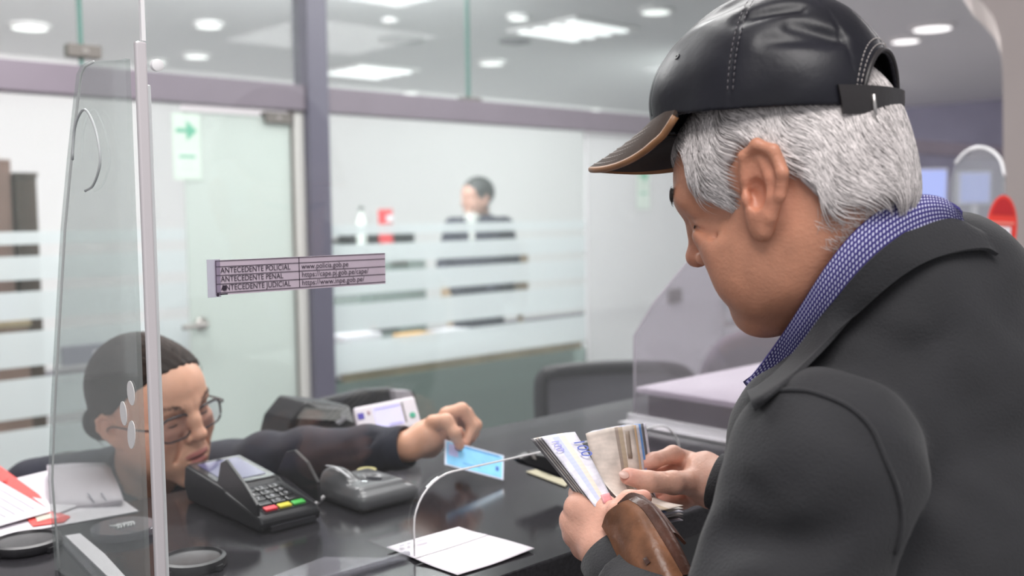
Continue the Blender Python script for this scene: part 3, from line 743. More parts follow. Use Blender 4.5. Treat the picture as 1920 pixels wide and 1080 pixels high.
# privacy fins
finL = [(tb + .002, z0 + .022), (tb + .002, z0 + .038), (tb + .035, z0 + .060), (tb + .085, z0 + .085), (tb + .100, z0 + .078), (tb + .112, z0 + .046)]
prof_ab('privacy_fin', [(b, z) for b, z in finL], ta0 - .004, ta0 + .0015, M_black, pt, bevel=.0012)
finR = [(tb + .002, z0 + .022), (tb + .004, z0 + .050), (tb + .030, z0 + .074), (tb + .062, z0 + .086), (tb + .085, z0 + .080), (tb + .104, z0 + .056), (tb + .112, z0 + .046)]
prof_ab('privacy_fin', finR, ta1 - .0015, ta1 + .004, M_black, pt, bevel=.0012)
prof_ab('card_slot', [(tb - .004, z0 + .001), (tb - .004, z0 + .008), (tb - .0085, z0 + .008), (tb - .0085, z0 + .001)], ta0 + .012, ta1 - .012, M_bez, pt)
for k in range(3): box('foot', ta0 + .01 + .03 * k, ta0 + .02 + .03 * k, tb + .02, tb + .03, CZ, z0 - .0001, M_black, pt)

# ------------------------------------------------------------------ fingerprint reader
fr_ = thing('fingerprint_reader', R3(.85, 1.23, CZ), 'grey rounded fingerprint reader with a dark oval window right of the payment terminal', 'fingerprint reader')
fa, fb = .846, 1.225
def rb(p, c, h, r):
    q = np.abs(p - np.asarray(c)) - (np.asarray(h) - r); return np.sqrt((np.maximum(q, 0)**2).sum(1)) + np.minimum(q.max(1), 0) - r
def f_reader(p):
    d = rb(p, (0, 0, .016), (.058, .066, .016), .014)
    d = smin(d, rb(p, (-.004, .004, .030), (.046, .052, .012), .010), .012)
    d = smin(d, ell(p, (-.034, .030, .036), (.020, .042, .026)), .010)
    d = ssub(d, ell(p, (.010, -.006, .050), (.024, .030, .012)), .008)
    return ssub(d, ell(p, (.012, .0, .040), (.013, .020, .006)), .003)
T_r = lambda v: R3(fa, fb, CZ + .001) + .93 * (v[:, :1] * U + v[:, 1:2] * N + .85 * v[:, 2:3] * ZV)
sculpt('body', f_reader, (-.07, -.08, -.004), (.07, .08, .075), .0022, mat('reader_grey', (.10, .10, .105), .28, bump=(200, .1, .0003)), fr_, T_r)
lathe('window', T_r(np.array([[.012, .0, .0355]]))[0], [(.012, 0), (.0115, .0012)], M_bez, fr_, n=24, sc=(1, 1.5))
for (x, y, z, r) in ((-.018, -.014, .0405, .008), (.036, -.030, .036, .009)):
    lathe('chrome_trim', T_r(np.array([[x, y, z]]))[0], [(r, -.004), (r, 0), (r * .6, .0015)], mat('chrome', (.7, .7, .72), .15, metal=1), fr_, n=20, sc=(1, 1.6))
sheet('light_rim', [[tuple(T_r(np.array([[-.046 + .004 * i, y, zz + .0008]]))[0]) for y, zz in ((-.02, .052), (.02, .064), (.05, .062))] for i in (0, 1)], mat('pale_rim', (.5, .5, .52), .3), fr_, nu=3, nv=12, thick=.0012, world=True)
lathe('yellow_seal', T_r(np.array([[.030, .045, .0405]]))[0], [(.015, -.003), (.015, .0), (.013, .001)], mat('yellow_seal', (.55, .50, .24), .4), fr_, n=24)
tag(tube('cable', [R3(.750, 1.235, CZ + .012), R3(.762, 1.245, CZ + .005), R3(.775, 1.250, CZ + .005), R3(.787, 1.250, CZ + .012)], .0028, mat('pale_cable', (.45, .43, .44), .4), seg=16), 'pale cable between the payment terminal and the fingerprint reader', 'cable')

# ------------------------------------------------------------------ signature pad and black box at the back of the counter
pd = thing('signature_pad', P(722, 830, 1.80), 'white tilted pad with a pale screen behind the clerk\'s forearm', 'signature pad')
pc = P(726, 779, 1.80); pe1 = nrm(P(778, 746, 1.83) - P(664, 768, 1.80)); pe2 = nrm(P(664, 768, 1.80) - P(674, 822, 1.77)); pe2 = nrm(pe2 - pe1 * (pe1 @ pe2)); pn = np.cross(pe1, pe2)
if pn[1] > 0: pn = -pn
def pq(name, x0, x1, y0, y1, h0, h1, m, par=pd, bevel=0):
    v = [pc + pe1 * x + pe2 * y + pn * h for h in (h0, h1) for x, y in ((x0, y0), (x1, y0), (x1, y1), (x0, y1))]
    o = mk(name, v, BF, m, par)
    if bevel: bev(o, bevel, 3)
    return o
M_pad = mat('pad_white', (.80, .74, .80), .35)
pq('casing', -.056, .056, -.032, .029, -.022, 0, M_pad, bevel=.005)
pq('screen', -.022, .026, -.022, .018, .0002, .0012, mat('pad_screen', (.55, .52, .80), .2, emit=((.70, .66, 1.0), .55)))
pq('screen_line', -.020, .026, .0145, .0165, .0013, .0018, mat('lilac_line', (.35, .32, .65), .4)); pq('screen_line', .0, .024, -.020, -.018, .0013, .0018, mat('lilac_line', (.35, .32, .65), .4))
pq('grey_slot', .029, .032, -.020, .020, .0002, .0012, M_vent)
pq('blue_logo', -.051, -.040, .002, .014, .0002, .0012, mat('logo_blue', (.06, .04, .40), .4)); pq('red_mark', -.033, -.029, .008, .015, .0002, .0012, mat('logo_brown', (.35, .16, .20), .4))
def pdisc(x, y, r, m): lathe('green_button', pc + pe1 * x + pe2 * y, [(r, 0), (r, .0015)], m, pd, n=16, axis=pn)
pdisc(-.032, -.023, .007, mat('btn_green', (.14, .55, .22), .4)); pdisc(.044, -.009, .0055, mat('btn_teal', (.02, .40, .25), .4))
pq('stand', -.03, .03, -.058, -.0325, -.03, -.018, M_black)
bk = thing('label_printer', R3(.93, 1.42, CZ), 'black box-shaped printer with sloped front behind the clerk\'s forearm', 'printer')
qq = onz(600, 848, CZ); a, b = .975, 1.425
prism('body', [P(x, y, d) for x, y, d in ((536, 830, 1.86), (545, 790, 1.86), (575, 752, 1.88), (655, 760, 1.90), (668, 790, 1.86), (672, 840, 1.84))], N * .10, M_black, bk, bevel=.005)
prism('front_slope', [P(x, y, d) for x, y, d in ((556, 784, 1.845), (572, 764, 1.855), (640, 768, 1.865), (632, 788, 1.85))], -N * .004, mat('slope_grey', (.05, .05, .045), .4), bk)
prism('feed_lever', [P(x, y, d) for x, y, d in ((628, 792, 1.84), (646, 780, 1.85), (650, 784, 1.85), (634, 796, 1.84))], -N * .004, M_vent, bk)
mb = thing('monitor', R3(1.25, 1.62, .7), 'black tilted monitor behind the white signature pad', 'monitor')
prism('casing', [P(x, y, d) for x, y, d in ((598, 752, 2.15), (690, 730, 2.2), (745, 727, 2.22), (752, 800, 2.2), (640, 830, 2.15), (600, 800, 2.15))], N * .03, M_black, mb, bevel=.006)
prism('grey_top', [P(x, y, d) for x, y, d in ((740, 732, 2.19), (770, 733, 2.2), (778, 748, 2.2), (744, 752, 2.19))], N * .02, mat('pale_plastic', (.50, .46, .50), .4), mb)
prism('side_edge', [P(x, y, d) for x, y, d in ((771, 733, 2.2), (778, 740, 2.2), (782, 765, 2.2), (776, 765, 2.2))], N * .03, M_black, mb)
prism('stand', [P(x, y, d) for x, y, d in ((670, 800, 2.2), (710, 800, 2.2), (700, 1150, 2.2), (680, 1150, 2.2))], N * .02, M_black, mb)

# ------------------------------------------------------------------ papers, discs and small things
def flat(name, pts, z, m, parent, th=.0008):
    return prism(name, [onz(x, y, z) for x, y in pts], -ZV * th, m, parent)
M_lil = mat('lilac_white_paper', (.66, .60, .66), .6); M_pap2 = mat('bright_paper', (.74, .70, .75), .55)
M_pr = mat('paper_red', (.80, .07, .06), .45); M_beige = mat('beige_print', (.60, .54, .46), .6); M_gtxt = mat('grey_text', (.42, .40, .46), .6)
z = CZ + .0015
t = thing('paper_sheet', onz(60, 985, CZ), 'long white sheet lying lowest on the counter at far left', 'paper', 'documents at far left')
flat('sheet', [(260, 958), (-60, 1016), (-150, 940), (100, 880), (205, 905), (232, 938)], z, M_pap2, t)
t = thing('paper_stack', onz(160, 915, CZ), 'curled lilac-white paper stack seen through the tapered side panel', 'papers')
for k in range(4):
    s_ = k * 1.2
    sheet('sheet', [[(96 - s_, 957 - s_, 1.47), (165, 955 - 2 * s_, 1.47), (230 + s_ - 3 * (k % 2), 944 - 2 * s_, 1.475)], [(90, 905 - s_, 1.55), (150, 905 - s_, 1.56), (217 + k % 3, 905 - s_, 1.57)], [(88, 876 - s_, 1.66), (140, 872 - s_, 1.68), (206 - 3 * k, 872 - s_, 1.69)]], M_lil, t, nu=8, nv=8)
for (x, y) in ((163, 925), (188, 925)): sheet('pen_mark', [[(x, y, 1.50), (x + 12, y + 18, 1.475)], [(x + 4, y - 1, 1.50), (x + 15, y + 16, 1.475)]], M_gtxt, t, nu=2, nv=3)
z += .002
t = thing('red_folder', onz(60, 960, CZ), 'red card folder with a beige label under the printed page at far left', 'folder')
flat('cover', [(-60, 880), (-8, 868), (72, 926), (98, 957), (132, 968), (120, 978), (62, 986), (50, 972), (30, 960)], z, M_pr, t, .001)
flat('label_card', [(66, 968), (96, 962), (99, 970), (70, 978)], z + .0012, M_beige, t)
flat('white_flap', [(60, 932), (145, 948), (108, 962), (92, 955)], z + .0012, M_pap2, t)
t = thing('printed_page', onz(0, 945, CZ), 'white printed page on top of the red folder at far left', 'paper', 'documents at far left')
t['label'] = 'white printed page with grey text lines on top of the red folder at far left'
flat('sheet', [(97, 958), (-103, 1014), (-253, 928), (-53, 872)], z + .004, M_pap2, t)
for k in range(9):
    f0 = .08 + .09 * k
    A = np.array([-53 + (97 + 53) * .1, 872 + 86 * .1]); 
    p0 = np.array([97, 958]) * (1 - f0) + np.array([-103, 1014]) * f0; p1 = np.array([-53, 872]) * (1 - f0) + np.array([-253, 928]) * f0
    q0 = p0 * .9 + p1 * .1; q1 = p0 * .15 + p1 * .85; dd = np.array([-3, .8])
    flat('text_line', [tuple(q0), tuple(q0 + dd), tuple(q1 + dd), tuple(q1)], z + .0045, M_gtxt, t, .0003)
flat('tab', [(-20, 884), (8, 886), (14, 892), (12, 903), (0, 902)], z + .0048, M_pr, t, .0006)
def disc(x, y, r, m, lab, mark=False, name='round_dish'):
    q = onz(x, y, CZ + .001); t = thing(name, q, lab, 'dish')
    lathe('base', q, [(r, 0), (r * 1.03, .003), (r, .0105), (r * .88, .012), (r * .84, .0085), (r * .80, .008), (.001, .008)], m, t, n=40)
    for k in range(4):
        an = k * math.pi / 2 + .4; e = U * math.cos(an) + N * math.sin(an); e2 = np.cross(ZV, e)
        prism('rim_tab', [q + e * r * .98 - e2 * .006, q + e * r * 1.10 - e2 * .004, q + e * r * 1.10 + e2 * .004, q + e * r * .98 + e2 * .006], ZV * .006, m, t)
    if mark:
        for k in range(6):
            a0 = -.012 + .004 * k; tube('etched_stroke', [q + U * a0 + N * (.006 - .003 * (k % 2)) + ZV * .0128, q + U * (a0 + .006) + N * (-.004 + .003 * (k % 3)) + ZV * .0128, q + U * (a0 + .003) - N * .009 + ZV * .0128], .0006, M_edgew, t, n=5, seg=6)
    return t
M_disc = mat('dark_disc', (.020, .019, .022), .4, noise=(90, .3))
disc(50, 1026, .042, M_disc, 'black round dish below the printed page at the left edge')
disc(362, 1060, .039, M_disc, 'black round dish at the bottom right of the shield corner')
q = onz(232, 1000, CZ + .001)
t = thing('clear_disc', q, 'clear acrylic disc with etched marks behind the tapered side panel', 'disc')
lathe('disc', q, [(.040, 0), (.041, .003), (.041, .008), (.039, .010)], M_foot, t, n=40)
lathe('rim', q + ZV * .0101, [(.041, 0), (.0405, .0008)], M_foot, t, n=40)
for k in range(6):
    a0 = -.015 + .0045 * k; tube('etched_stroke', [q + U * a0 + N * (.008 - .003 * (k % 2)) + ZV * .0118, q + U * (a0 + .007) + N * (-.004 + .003 * (k % 3)) + ZV * .0118, q + U * (a0 + .003) - N * .010 + ZV * .0118], .0012, M_edgew, t, n=5, seg=6)
# folded white paper under the opening
t = thing('folded_paper', onz(863, 1030, CZ), 'folded white paper lying across the foot of the shield below the blue card', 'paper')
zz = CZ + .001
def wz(x, y, h): return tuple(onz(x, y, zz + h))
sheet('upper_leaf', [[wz(725, 1026, .004), wz(795, 1006, .002), wz(860, 988, .004)], [wz(752, 1037, .001), wz(824, 1016, .001), wz(888, 997, .001)], [wz(778, 1047, .0035), wz(850, 1025, .003), wz(915, 1003, .0035)]], M_pap2, t, nu=12, nv=8, world=True)
sheet('lower_leaf', [[wz(779, 1048, .0035), wz(851, 1026, .003), wz(916, 1004, .0035)], [wz(812, 1062, .001), wz(885, 1041, .001), wz(955, 1014, .001)], [wz(858, 1078, .001), wz(930, 1056, .001), wz(1002, 1028, .003)]], M_pap2, t, nu=12, nv=8, world=True)
for k, (x, y, l) in enumerate(((748, 1022, 10), (762, 1018, 8), (780, 1014, 22))):
    prism('printed_word', [onz(x, y, zz + .0062), onz(x + l, y - l * .28, zz + .0062), onz(x + l + 1, y - l * .28 + 3, zz + .0062), onz(x + 1, y + 3, zz + .0062)], -ZV * .0002, M_gtxt, t)
# blue card handed over
M_blue = mat('card_blue', (.24, .62, .95), .35, noise=(60, .08)); M_cardw = mat('card_white', (.72, .76, .90), .35)
t = thing('blue_card', P(888, 900, 1.60), 'light blue plastic card held out by the clerk above the counter', 'card')
ct = [P(834, 824, 1.595), P(945, 854, 1.63), P(944, 900, 1.575), P(834, 871, 1.545)]
cn = nrm(np.cross(ct[1] - ct[0], ct[3] - ct[0])); cn = cn if cn[1] < 0 else -cn
bev(prism('card_body', ct, -cn * .0012, M_cardw, t), .0005)
def cq(name, u0, u1, v0, v1, m, h=.0004):
    f_ = lambda u_, v_: (ct[0] * (1 - u_) + ct[1] * u_) * (1 - v_) + (ct[3] * (1 - u_) + ct[2] * u_) * v_
    prism(name, [f_(u0, v0) + cn * .0001, f_(u1, v0) + cn * .0001, f_(u1, v1) + cn * .0001, f_(u0, v1) + cn * .0001], cn * h, m, t)
cq('printed_field', .03, .97, .06, .95, M_blue); cq('photo_field', .06, .22, .14, .6, mat('card_lilac', (.50, .52, .85), .4), .0007)
cq('dark_band', .25, .92, .07, .15, mat('card_dark_blue', (.08, .30, .60), .4), .0007); cq('emblem', .86, .91, .55, .72, mat('card_navy', (.03, .10, .40), .4), .0007)
cq('text_row', .48, .66, .5, .55, mat('card_mid', (.09, .33, .75), .4), .0007); cq('text_row', .3, .6, .75, .79, mat('card_mid', (.09, .33, .75), .4), .0007)
# black clip and olive ticket behind the notes
t = thing('black_clip', onz(1000, 905, CZ), 'black plastic clip on the counter behind the fanned banknotes', 'clip')
prism('body', [P(x, y, 1.52) for x, y in ((975, 862), (1000, 850), (1040, 856), (1062, 900), (1010, 880), (985, 872))], N * .02, M_black, t, bevel=.003)
prism('spring', [P(x, y, 1.51) for x, y in ((992, 846), (1002, 850), (1006, 862), (1000, 860))], N * .004, M_steel, t)
t = thing('paper_ticket', onz(1030, 890, CZ), 'small olive paper ticket on the counter behind the fanned banknotes', 'ticket')
flat('slip', [(986, 884), (1030, 874), (1080, 890), (1060, 912), (1010, 893)], CZ + .0022, mat('olive_paper', (.33, .30, .20), .6), t); flat('print', [(1012, 884), (1034, 880), (1050, 890), (1030, 892)], CZ + .0028, mat('olive_print', (.22, .20, .12), .6), t, .0003)
# small grey plate seen through the side panel
c = onb(160, 666, B - .03); a = c @ U
t = thing('grey_plate', c - ZV * .05, 'bluish grey rectangular plate on the glass partition above the clerk\'s hair', 'plate')
box('plate', a - .085, a + .085, B - .03, B - .012, c[2] - .035, c[2] + .04, mat('plate_grey', (.22, .23, .28), .4), t, bevel=.003); box('button', a + .03, a + .05, B - .034, B - .0305, c[2], c[2] + .015, M_white, t)
# ------------------------------------------------------------------ people: shared head model (local: x forward, y left, z up, metres)
def rotm(a, b, c):
    a, b, c = math.radians(a), math.radians(b), math.radians(c)
    ca, sa, cb, sb, cc, sc = math.cos(a), math.sin(a), math.cos(b), math.sin(b), math.cos(c), math.sin(c)
    return np.array([[ca, -sa, 0], [sa, ca, 0], [0, 0, 1]]) @ np.array([[cb, 0, sb], [0, 1, 0], [-sb, 0, cb]]) @ np.array([[1, 0, 0], [0, cc, -sc], [0, sc, cc]])
def mir(p): q = p.copy(); q[:, 1] = np.abs(q[:, 1]); return q
def f_ear(p, c, sc=1.0, tilt=13, flare=24):
    """p mirrored to the left side"""
    Rm = rotm(-flare, 0, 0)      # swing the rear edge outwards
    q = (p - np.asarray(c)) @ Rm / sc
    t = math.radians(tilt); x = q[:, 0] * math.cos(t) + q[:, 2] * math.sin(t); z = -q[:, 0] * math.sin(t) + q[:, 2] * math.cos(t)
    q = np.stack([x, q[:, 1], z], 1)
    d = smin(ell(q, (-.002, 0, .012), (.0225, .0065, .029)), ell(q, (.006, 0, -.022), (.0125, .0062, .019)), .012)
    d = ssub(d, ell(q, (.001, .0095, .013), (.0150, .0058, .021)), .003)                       # scapha
    rim = [(.014, .002, .012), (.011, .0045, .031), (-.003, .006, .0385), (-.017, .006, .031), (-.0225, .006, .012), (-.017, .005, -.006), (-.006, .003, -.022), (.002, .001, -.034)]
    d = smin(d, chain(q, rim, [.0035, .0042, .0046, .0048, .0046, .004, .0042, .005]), .004)   # helix
    anti = [(-.004, .0025, .026), (-.010, .0035, .010), (-.008, .0035, -.006), (-.001, .003, -.015)]
    d = smin(d, chain(q, anti, [.0028, .0036, .0036, .003]), .004)                             # antihelix
    d = ssub(d, ell(q, (.004, .006, -.001), (.0095, .0100, .0135)), .003)                     # concha
    d = ssub(d, cap(q, (.007, .005, -.002), (.009, -.002, -.001), .0056), .002)                   # canal
    d = smin(d, ell(q, (.014, .0035, -.004), (.004, .0045, .006)), .003)                      # tragus
    return d * sc
def f_head(p, o):
    """o: dict of proportions"""
    m = mir(p); mz = o.get('muz', 0); ch = o.get('ch', 0)
    d = ell(p, (-.014, 0, .045), (o['len'], o['wid'], .086))
    d = smin(d, ell(p, (.038, 0, .050), (.062, .062, .058)), .03)                 # forehead
    d = smin(d, ell(p, (.034 - mz * .6, 0, -.022 + ch * .7), (.058, .058, .082)), .03)                # face block
    d = smin(d, ell(m, (.020, .045, -.035), (.044, .020, .045)), .03)             # jaw sides
    d = smin(d, ell(m, (.060, .036, -.016), (.026, .024, .024)), .02)             # cheek bones
    d = smin(d, ell(p, (.070 - mz, 0, -.058 + ch * .4), (.028, .034, .032)), .025)               # muzzle
    d = smin(d, ell(p, (.076 - mz, 0, -.094 + ch), (.020, .022, .017)), .02)                # chin
    d = smin(d, cap(m, (.092, .008, .034), (.078, .040, .036), .009, .007), .014) # brow ridge
    d = ssub(d, ell(m, (.100, .031, .016), (.016, .018, .012)), .012)             # socket
    d = smin(d, ell(m, (.0725, .031, .016), (.0150, .0155, .0135)), .004)         # closed-over lid ball
    d = smin(d, ell(m, (.078, .034, .000), (.012, .016, .008)), .012)             # lower lid pad
    n = o['nose']
    d = smin(d, chain(p, [(.091, 0, .028), (.101, 0, .012), (n, 0, -.010)], [.0075, .0085, .0105], .01), .012)
    d = smin(d, ell(p, (n + .001, 0, -.0125), (.011, .011, .0095)), .006)
    d = smin(d, ell(m, (n - .013, .0125, -.017), (.0105, .0065, .0075)), .005)
    d = ssub(d, ell(m, (n - .008, .0065, -.0235), (.0055, .0032, .004)), .002)    # nostrils
    d = ssub(d, cap(m, (n - .018, .020, -.014), (.082, .032, -.052), .0018, .0008), .010)  # fold
    d = smin(d, ell(p, (.0925 - mz * .5, 0, -.0475), (.0095, .021, .0058)), .006)           # lips
    d = smin(d, ell(p, (.0905 - mz * .55, 0, -.0600), (.0095, .018, .0066)), .006)
    d = ssub(d, ell(p, (.101 - mz * .5, 0, -.0535), (.013, .0215, o['mouth'])), .002)
    d = ssub(d, ell(p, (.094 - mz, 0, -.074 + ch * .5), (.006, .018, .005)), .010)               # under the lip
    return d
def head_col(base, lip, o, blush=.5):
    base = np.array(base); lip = np.array(lip)
    def fn(v):
        c = np.tile(base, (len(v), 1)); m = mir(v)
        k = np.clip(1 - np.minimum(ell(v, (.0925, 0, -.0475), (.014, .022, .006)), ell(v, (.0905, 0, -.0605), (.014, .019, .007))) / .002, 0, 1)[:, None]
        c = c * (1 - k) + lip * k
        r = np.exp(-((m - np.array([.078, .040, -.018]))**2).sum(1) / .018**2) + np.exp(-((m - np.array([o['nose'], 0, -.012]))**2).sum(1) / .013**2)
        r += .8 * np.exp(-((m - np.array([-.005, .085, .01]))**2).sum(1) / .03**2)
        c *= 1 - np.clip(r, 0, 1)[:, None] * np.array([-.03, .16, .14]) * blush
        return c
    return fn

def digits(p, fingers, k=.004):
    d = None
    for pts, rs in fingers:
        c = chain(p, pts, rs, .006); d = c if d is None else np.minimum(d, c)
    return d
def pj(l): return [P(*q) for q in l]
def cuff(name, c0, c1, r0, r1, m, parent, th=.0022):
    """open end of a sleeve: a hollow ring from c0 to c1"""
    ax = nrm(np.asarray(c1) - np.asarray(c0)); e1 = nrm(np.cross(ax, [.2, .3, 1])); e2 = np.cross(ax, e1); rows = []
    for c, r in ((c0, r0), ((np.asarray(c0) + c1) / 2, (r0 + r1) / 2 + .0008), (c1, r1), (np.asarray(c1) + ax * .0012, r1 - th), (np.asarray(c1) - ax * .001, r1 - th * 1.6), (c0, r0 - th * 2)):
        rows.append([np.asarray(c) + (e1 * math.cos(t) + e2 * math.sin(t)) * r * (1 + .02 * math.sin(3 * t)) for t in np.linspace(0, 2 * math.pi, 40, endpoint=False)])
    v = np.array(rows).reshape(-1, 3); n = 40
    f = [(j * n + i, j * n + (i + 1) % n, (j + 1) * n + (i + 1) % n, (j + 1) * n + i) for j in range(5) for i in range(n)]
    return mk(name, v, f, m, parent, smooth=True)
def add_mesh_join(objs, name, parent):
    """several sculpted pieces of one body -> one mesh object"""
    bm = bmesh.new()
    for o in objs: bm.from_mesh(o.data)
    me = bpy.data.meshes.new(name); bm.to_mesh(me); bm.free()
    for s_ in objs[0].data.materials: me.materials.append(s_)
    me.polygons.foreach_set('use_smooth', np.ones(len(me.polygons), bool))
    o = bpy.data.objects.new(name, me); C.objects.link(o); o.parent = parent
    for x in objs: d_ = x.data; bpy.data.objects.remove(x); bpy.data.meshes.remove(d_)
    return o
def bounds(pts, pad): pts = np.asarray(pts); return pts.min(0) - pad, pts.max(0) + pad

# ------------------------------------------------------------------ the clerk
M_skinw = mat('clerk_skin', (.62, .36, .26), .48, attr=True, noise=(90, .05), sss=.12, bump=(500, .12, .0006))
wo = dict(len=.092, wid=.073, nose=.108, mouth=.0024)
WT = np.array([-.590, 1.64, 1.148]); WR = rotm(-32, 5, 11)
def WL(l): return WT + WR @ np.asarray(l, float)
clerk = thing('person', [-.55, 1.75, 0], 'person with dark tied-back hair, glasses and a dark sweater leaning over the counter', 'person')
def f_whead(p):
    d = f_head(p, wo)
    d = smin(d, cap(p, (-.02, 0, -.05), (-.06, 0, -.16), .050, .055), .03)
    e = f_ear(mir(p), (-.008, .074, -.002), .78); return smin(d, e, .005)
WC = (.75, .41, .28)
hd = sculpt('h', f_whead, (-.125, -.105, -.19), (.135, .105, .14), .0022, M_skinw, None, T=lambda v: WT + v @ WR.T, colfn=head_col(WC, (.50, .17, .15), wo), loc=wloc(clerk))
# hand holding the card
wri = P(770, 836, 1.605)
hand_f = [
    (pj([(812, 792, 1.60), (836, 790, 1.585), (852, 812, 1.580), (862, 836, 1.585)]), [.0125, .0115, .0095, .0075]),
    (pj([(836, 776, 1.62), (866, 768, 1.63), (886, 800, 1.635), (872, 832, 1.62)]), [.011, .0105, .009, .0075]),
    (pj([(840, 774, 1.64), (874, 774, 1.655), (893, 797, 1.66), (884, 822, 1.65)]), [.011, .010, .0088, .0075]),
    (pj([(838, 786, 1.66), (872, 790, 1.675), (888, 812, 1.68), (872, 834, 1.67)]), [.0105, .0095, .0083, .0072]),
    (pj([(832, 800, 1.675), (858, 810, 1.69), (872, 828, 1.69), (858, 842, 1.68)]), [.010, .0085, .0075, .0065])]
def f_whand(p):
    d = chain(p, [P(700, 842, 1.63), wri, P(800, 822, 1.615)], [.029, .0225, .024], .01)
    d = smin(d, cap(p, P(800, 818, 1.61), P(838, 790, 1.635), .025, .018), .015)
    d = smin(d, cap(p, P(805, 835, 1.63), P(838, 808, 1.66), .020, .014), .015)
    return smin(d, digits(p, hand_f), .006)
allp = np.array([q for f_ in hand_f for q in f_[0]] + [P(700, 842, 1.63), wri])
lo, hi = bounds(allp, .04)
def wh_col(v):
    c = np.tile(np.array(WC) * np.array([.97, .93, .90]), (len(v), 1))
    for f_ in hand_f[:1]:
        pass
    tips = np.array([f_[0][-1] for f_ in hand_f]); dd = np.sqrt(((v[:, None] - tips[None])**2).sum(2)).min(1)
    c *= 1 - np.exp(-(dd / .010)**2)[:, None] * np.array([-.02, .14, .10]); return c
hn = sculpt('h', f_whand, lo, hi, .0021, M_skinw, None, colfn=wh_col, loc=wloc(clerk))
# hidden trunk and arm joining head and hand
SLw, SRw = P(430, 900, 1.78), P(75, 935, 1.80)
def f_wtr(p):
    nb = WL((-.055, 0, -.15)); d = cap(p, WL((-.04, 0, -.10)), nb, .048, .052)
    d = smin(d, cap(p, SLw, SRw, .045), .04); d = smin(d, ell(p, (SLw + SRw) / 2 - ZV * .2, (.15, .10, .22)), .05)
    d = smin(d, chain(p, [SLw, P(560, 856, 1.69), P(700, 842, 1.63)], [.042, .034, .028]), .02); return d
lo, hi = bounds([SLw, SRw, P(700, 842, 1.63), WL((-.04, 0, -.1)), (SLw + SRw) / 2 - ZV * .4], .12)
tr = sculpt('h', f_wtr, lo, hi, .008, M_skinw, None, colfn=lambda v: np.tile(WC, (len(v), 1)), loc=wloc(clerk))
add_mesh_join([hd, hn, tr], 'body', clerk)
# sweater
M_sweater = mat('dark_sweater', (.010, .011, .023), .85, sheen=.05, bump=(700, .4, .0012), noise=(30, .15))
def f_wsw(p):
    d = cap(p, SLw, SRw, .066, .074)
    d = smin(d, ell(p, (SLw + SRw) / 2 - ZV * .2, (.19, .13, .26)), .06)
    d = smin(d, cap(p, WL((-.05, 0, -.115)), WL((-.06, 0, -.16)), .060, .068), .03)
    a = [SLw, P(500, 866, 1.72), P(575, 850, 1.68), P(690, 843, 1.635), P(764, 838, 1.607)]
    arm = chain(p, a, [.062, .048, .041, .036, .0335], .02)
    d = smin(d, arm, .03)
    for (x0, y0, x1, y1, r) in ((455, 812, 470, 880, .003), (520, 806, 508, 860, .003), (585, 812, 610, 880, .0025), (640, 812, 655, 860, .002), (700, 818, 690, 850, .002), (735, 815, 742, 855, .002)):
        d = ssub(d, cap(p, P(x0, y0, 1.60), P(x1, y1, 1.60), r), .014)
    d += .0012 * np.sin(p[:, 0] * 90 + 2 * np.sin(p[:, 2] * 60)) * np.sin(p[:, 2] * 70)
    d = ssub(d, cap(p, WL((-.02, 0, -.08)), WL((-.055, 0, -.14)), .053, .055), .006)
    ax = nrm(P(764, 838, 1.607) - P(690, 848, 1.635)); return smax(d, (p - P(750, 840, 1.612)) @ ax - np.where(arm > .03, 9, 0), .003)
lo, hi = bounds([SLw, SRw, P(764, 838, 1.607), WL((-.05, 0, -.1)), (SLw + SRw) / 2 - ZV * .42], .10)
sculpt('sweater', f_wsw, lo, hi, .0034, M_sweater, clerk)
cuff('sleeve_cuff', P(738, 842, 1.617), P(763, 838, 1.607), .0355, .0335, M_sweater, clerk)
# hair
M_hairw = mat('dark_brown_hair', (.045, .028, .022), .6, attr=True, spec=.25)
def f_whair0(p):
    d = ell(p, (-.016, 0, .045), (.100, .080, .090)); d = smin(d, ell(p, (.036, 0, .050), (.066, .065, .059)), .03)
    return smin(d, ell(p, (-.05, 0, -.02), (.055, .066, .055)), .03)
def wmask(p): return (.030 + .80 * p[:, 0]) - p[:, 2]
def f_whair(p):
    th = np.arctan2(p[:, 1], p[:, 2] + .02)
    d = f_whair0(p) + .0011 * np.sin(th * 46 + 3 * np.sin(p[:, 0] * 40)) + .0005 * np.sin(th * 130 + 2 * np.sin(p[:, 0] * 70))
    d = smax(d, wmask(p) * .7, .008); bun = ell(p, (-.122, -.01, -.030), (.030, .034, .034)) + .001 * np.sin(p[:, 0] * 300 + p[:, 2] * 200)
    return smin(d, bun, .012)
sculpt('hair', f_whair, (-.165, -.105, -.10), (.115, .105, .155), .0021, M_hairw, clerk, T=lambda v: WT + v @ WR.T, colfn=lambda v: np.tile((.022, .014, .011), (len(v), 1)))
rng = np.random.default_rng(5)
r_ = rng.normal(size=(9000, 3)); r_ /= np.linalg.norm(r_, axis=1)[:, None]; r_ = r_ * .12 + np.array([0, 0, .03])
for _ in range(4): r_ = r_ - grad(f_whair0, r_) * f_whair0(r_)[:, None]
r_ = r_[(wmask(r_) < -.004) & (r_[:, 2] > -.07)][:4200]
v, q, sid = strands(r_, f_whair0, lambda p: np.array([-.118, -.01, -.02]) - p, rng.uniform(.03, .07, len(r_)), 5, -.0008, .0022, np.full(len(r_), .0005), rng, .03)
tone = rng.uniform(.6, 1.6, len(r_))[sid][:, None] * np.array([.034, .020, .015])
mk('hair_strands', WT + v @ WR.T, q, M_hairw, clerk, smooth=True, col=tone)['kind'] = 'stuff'
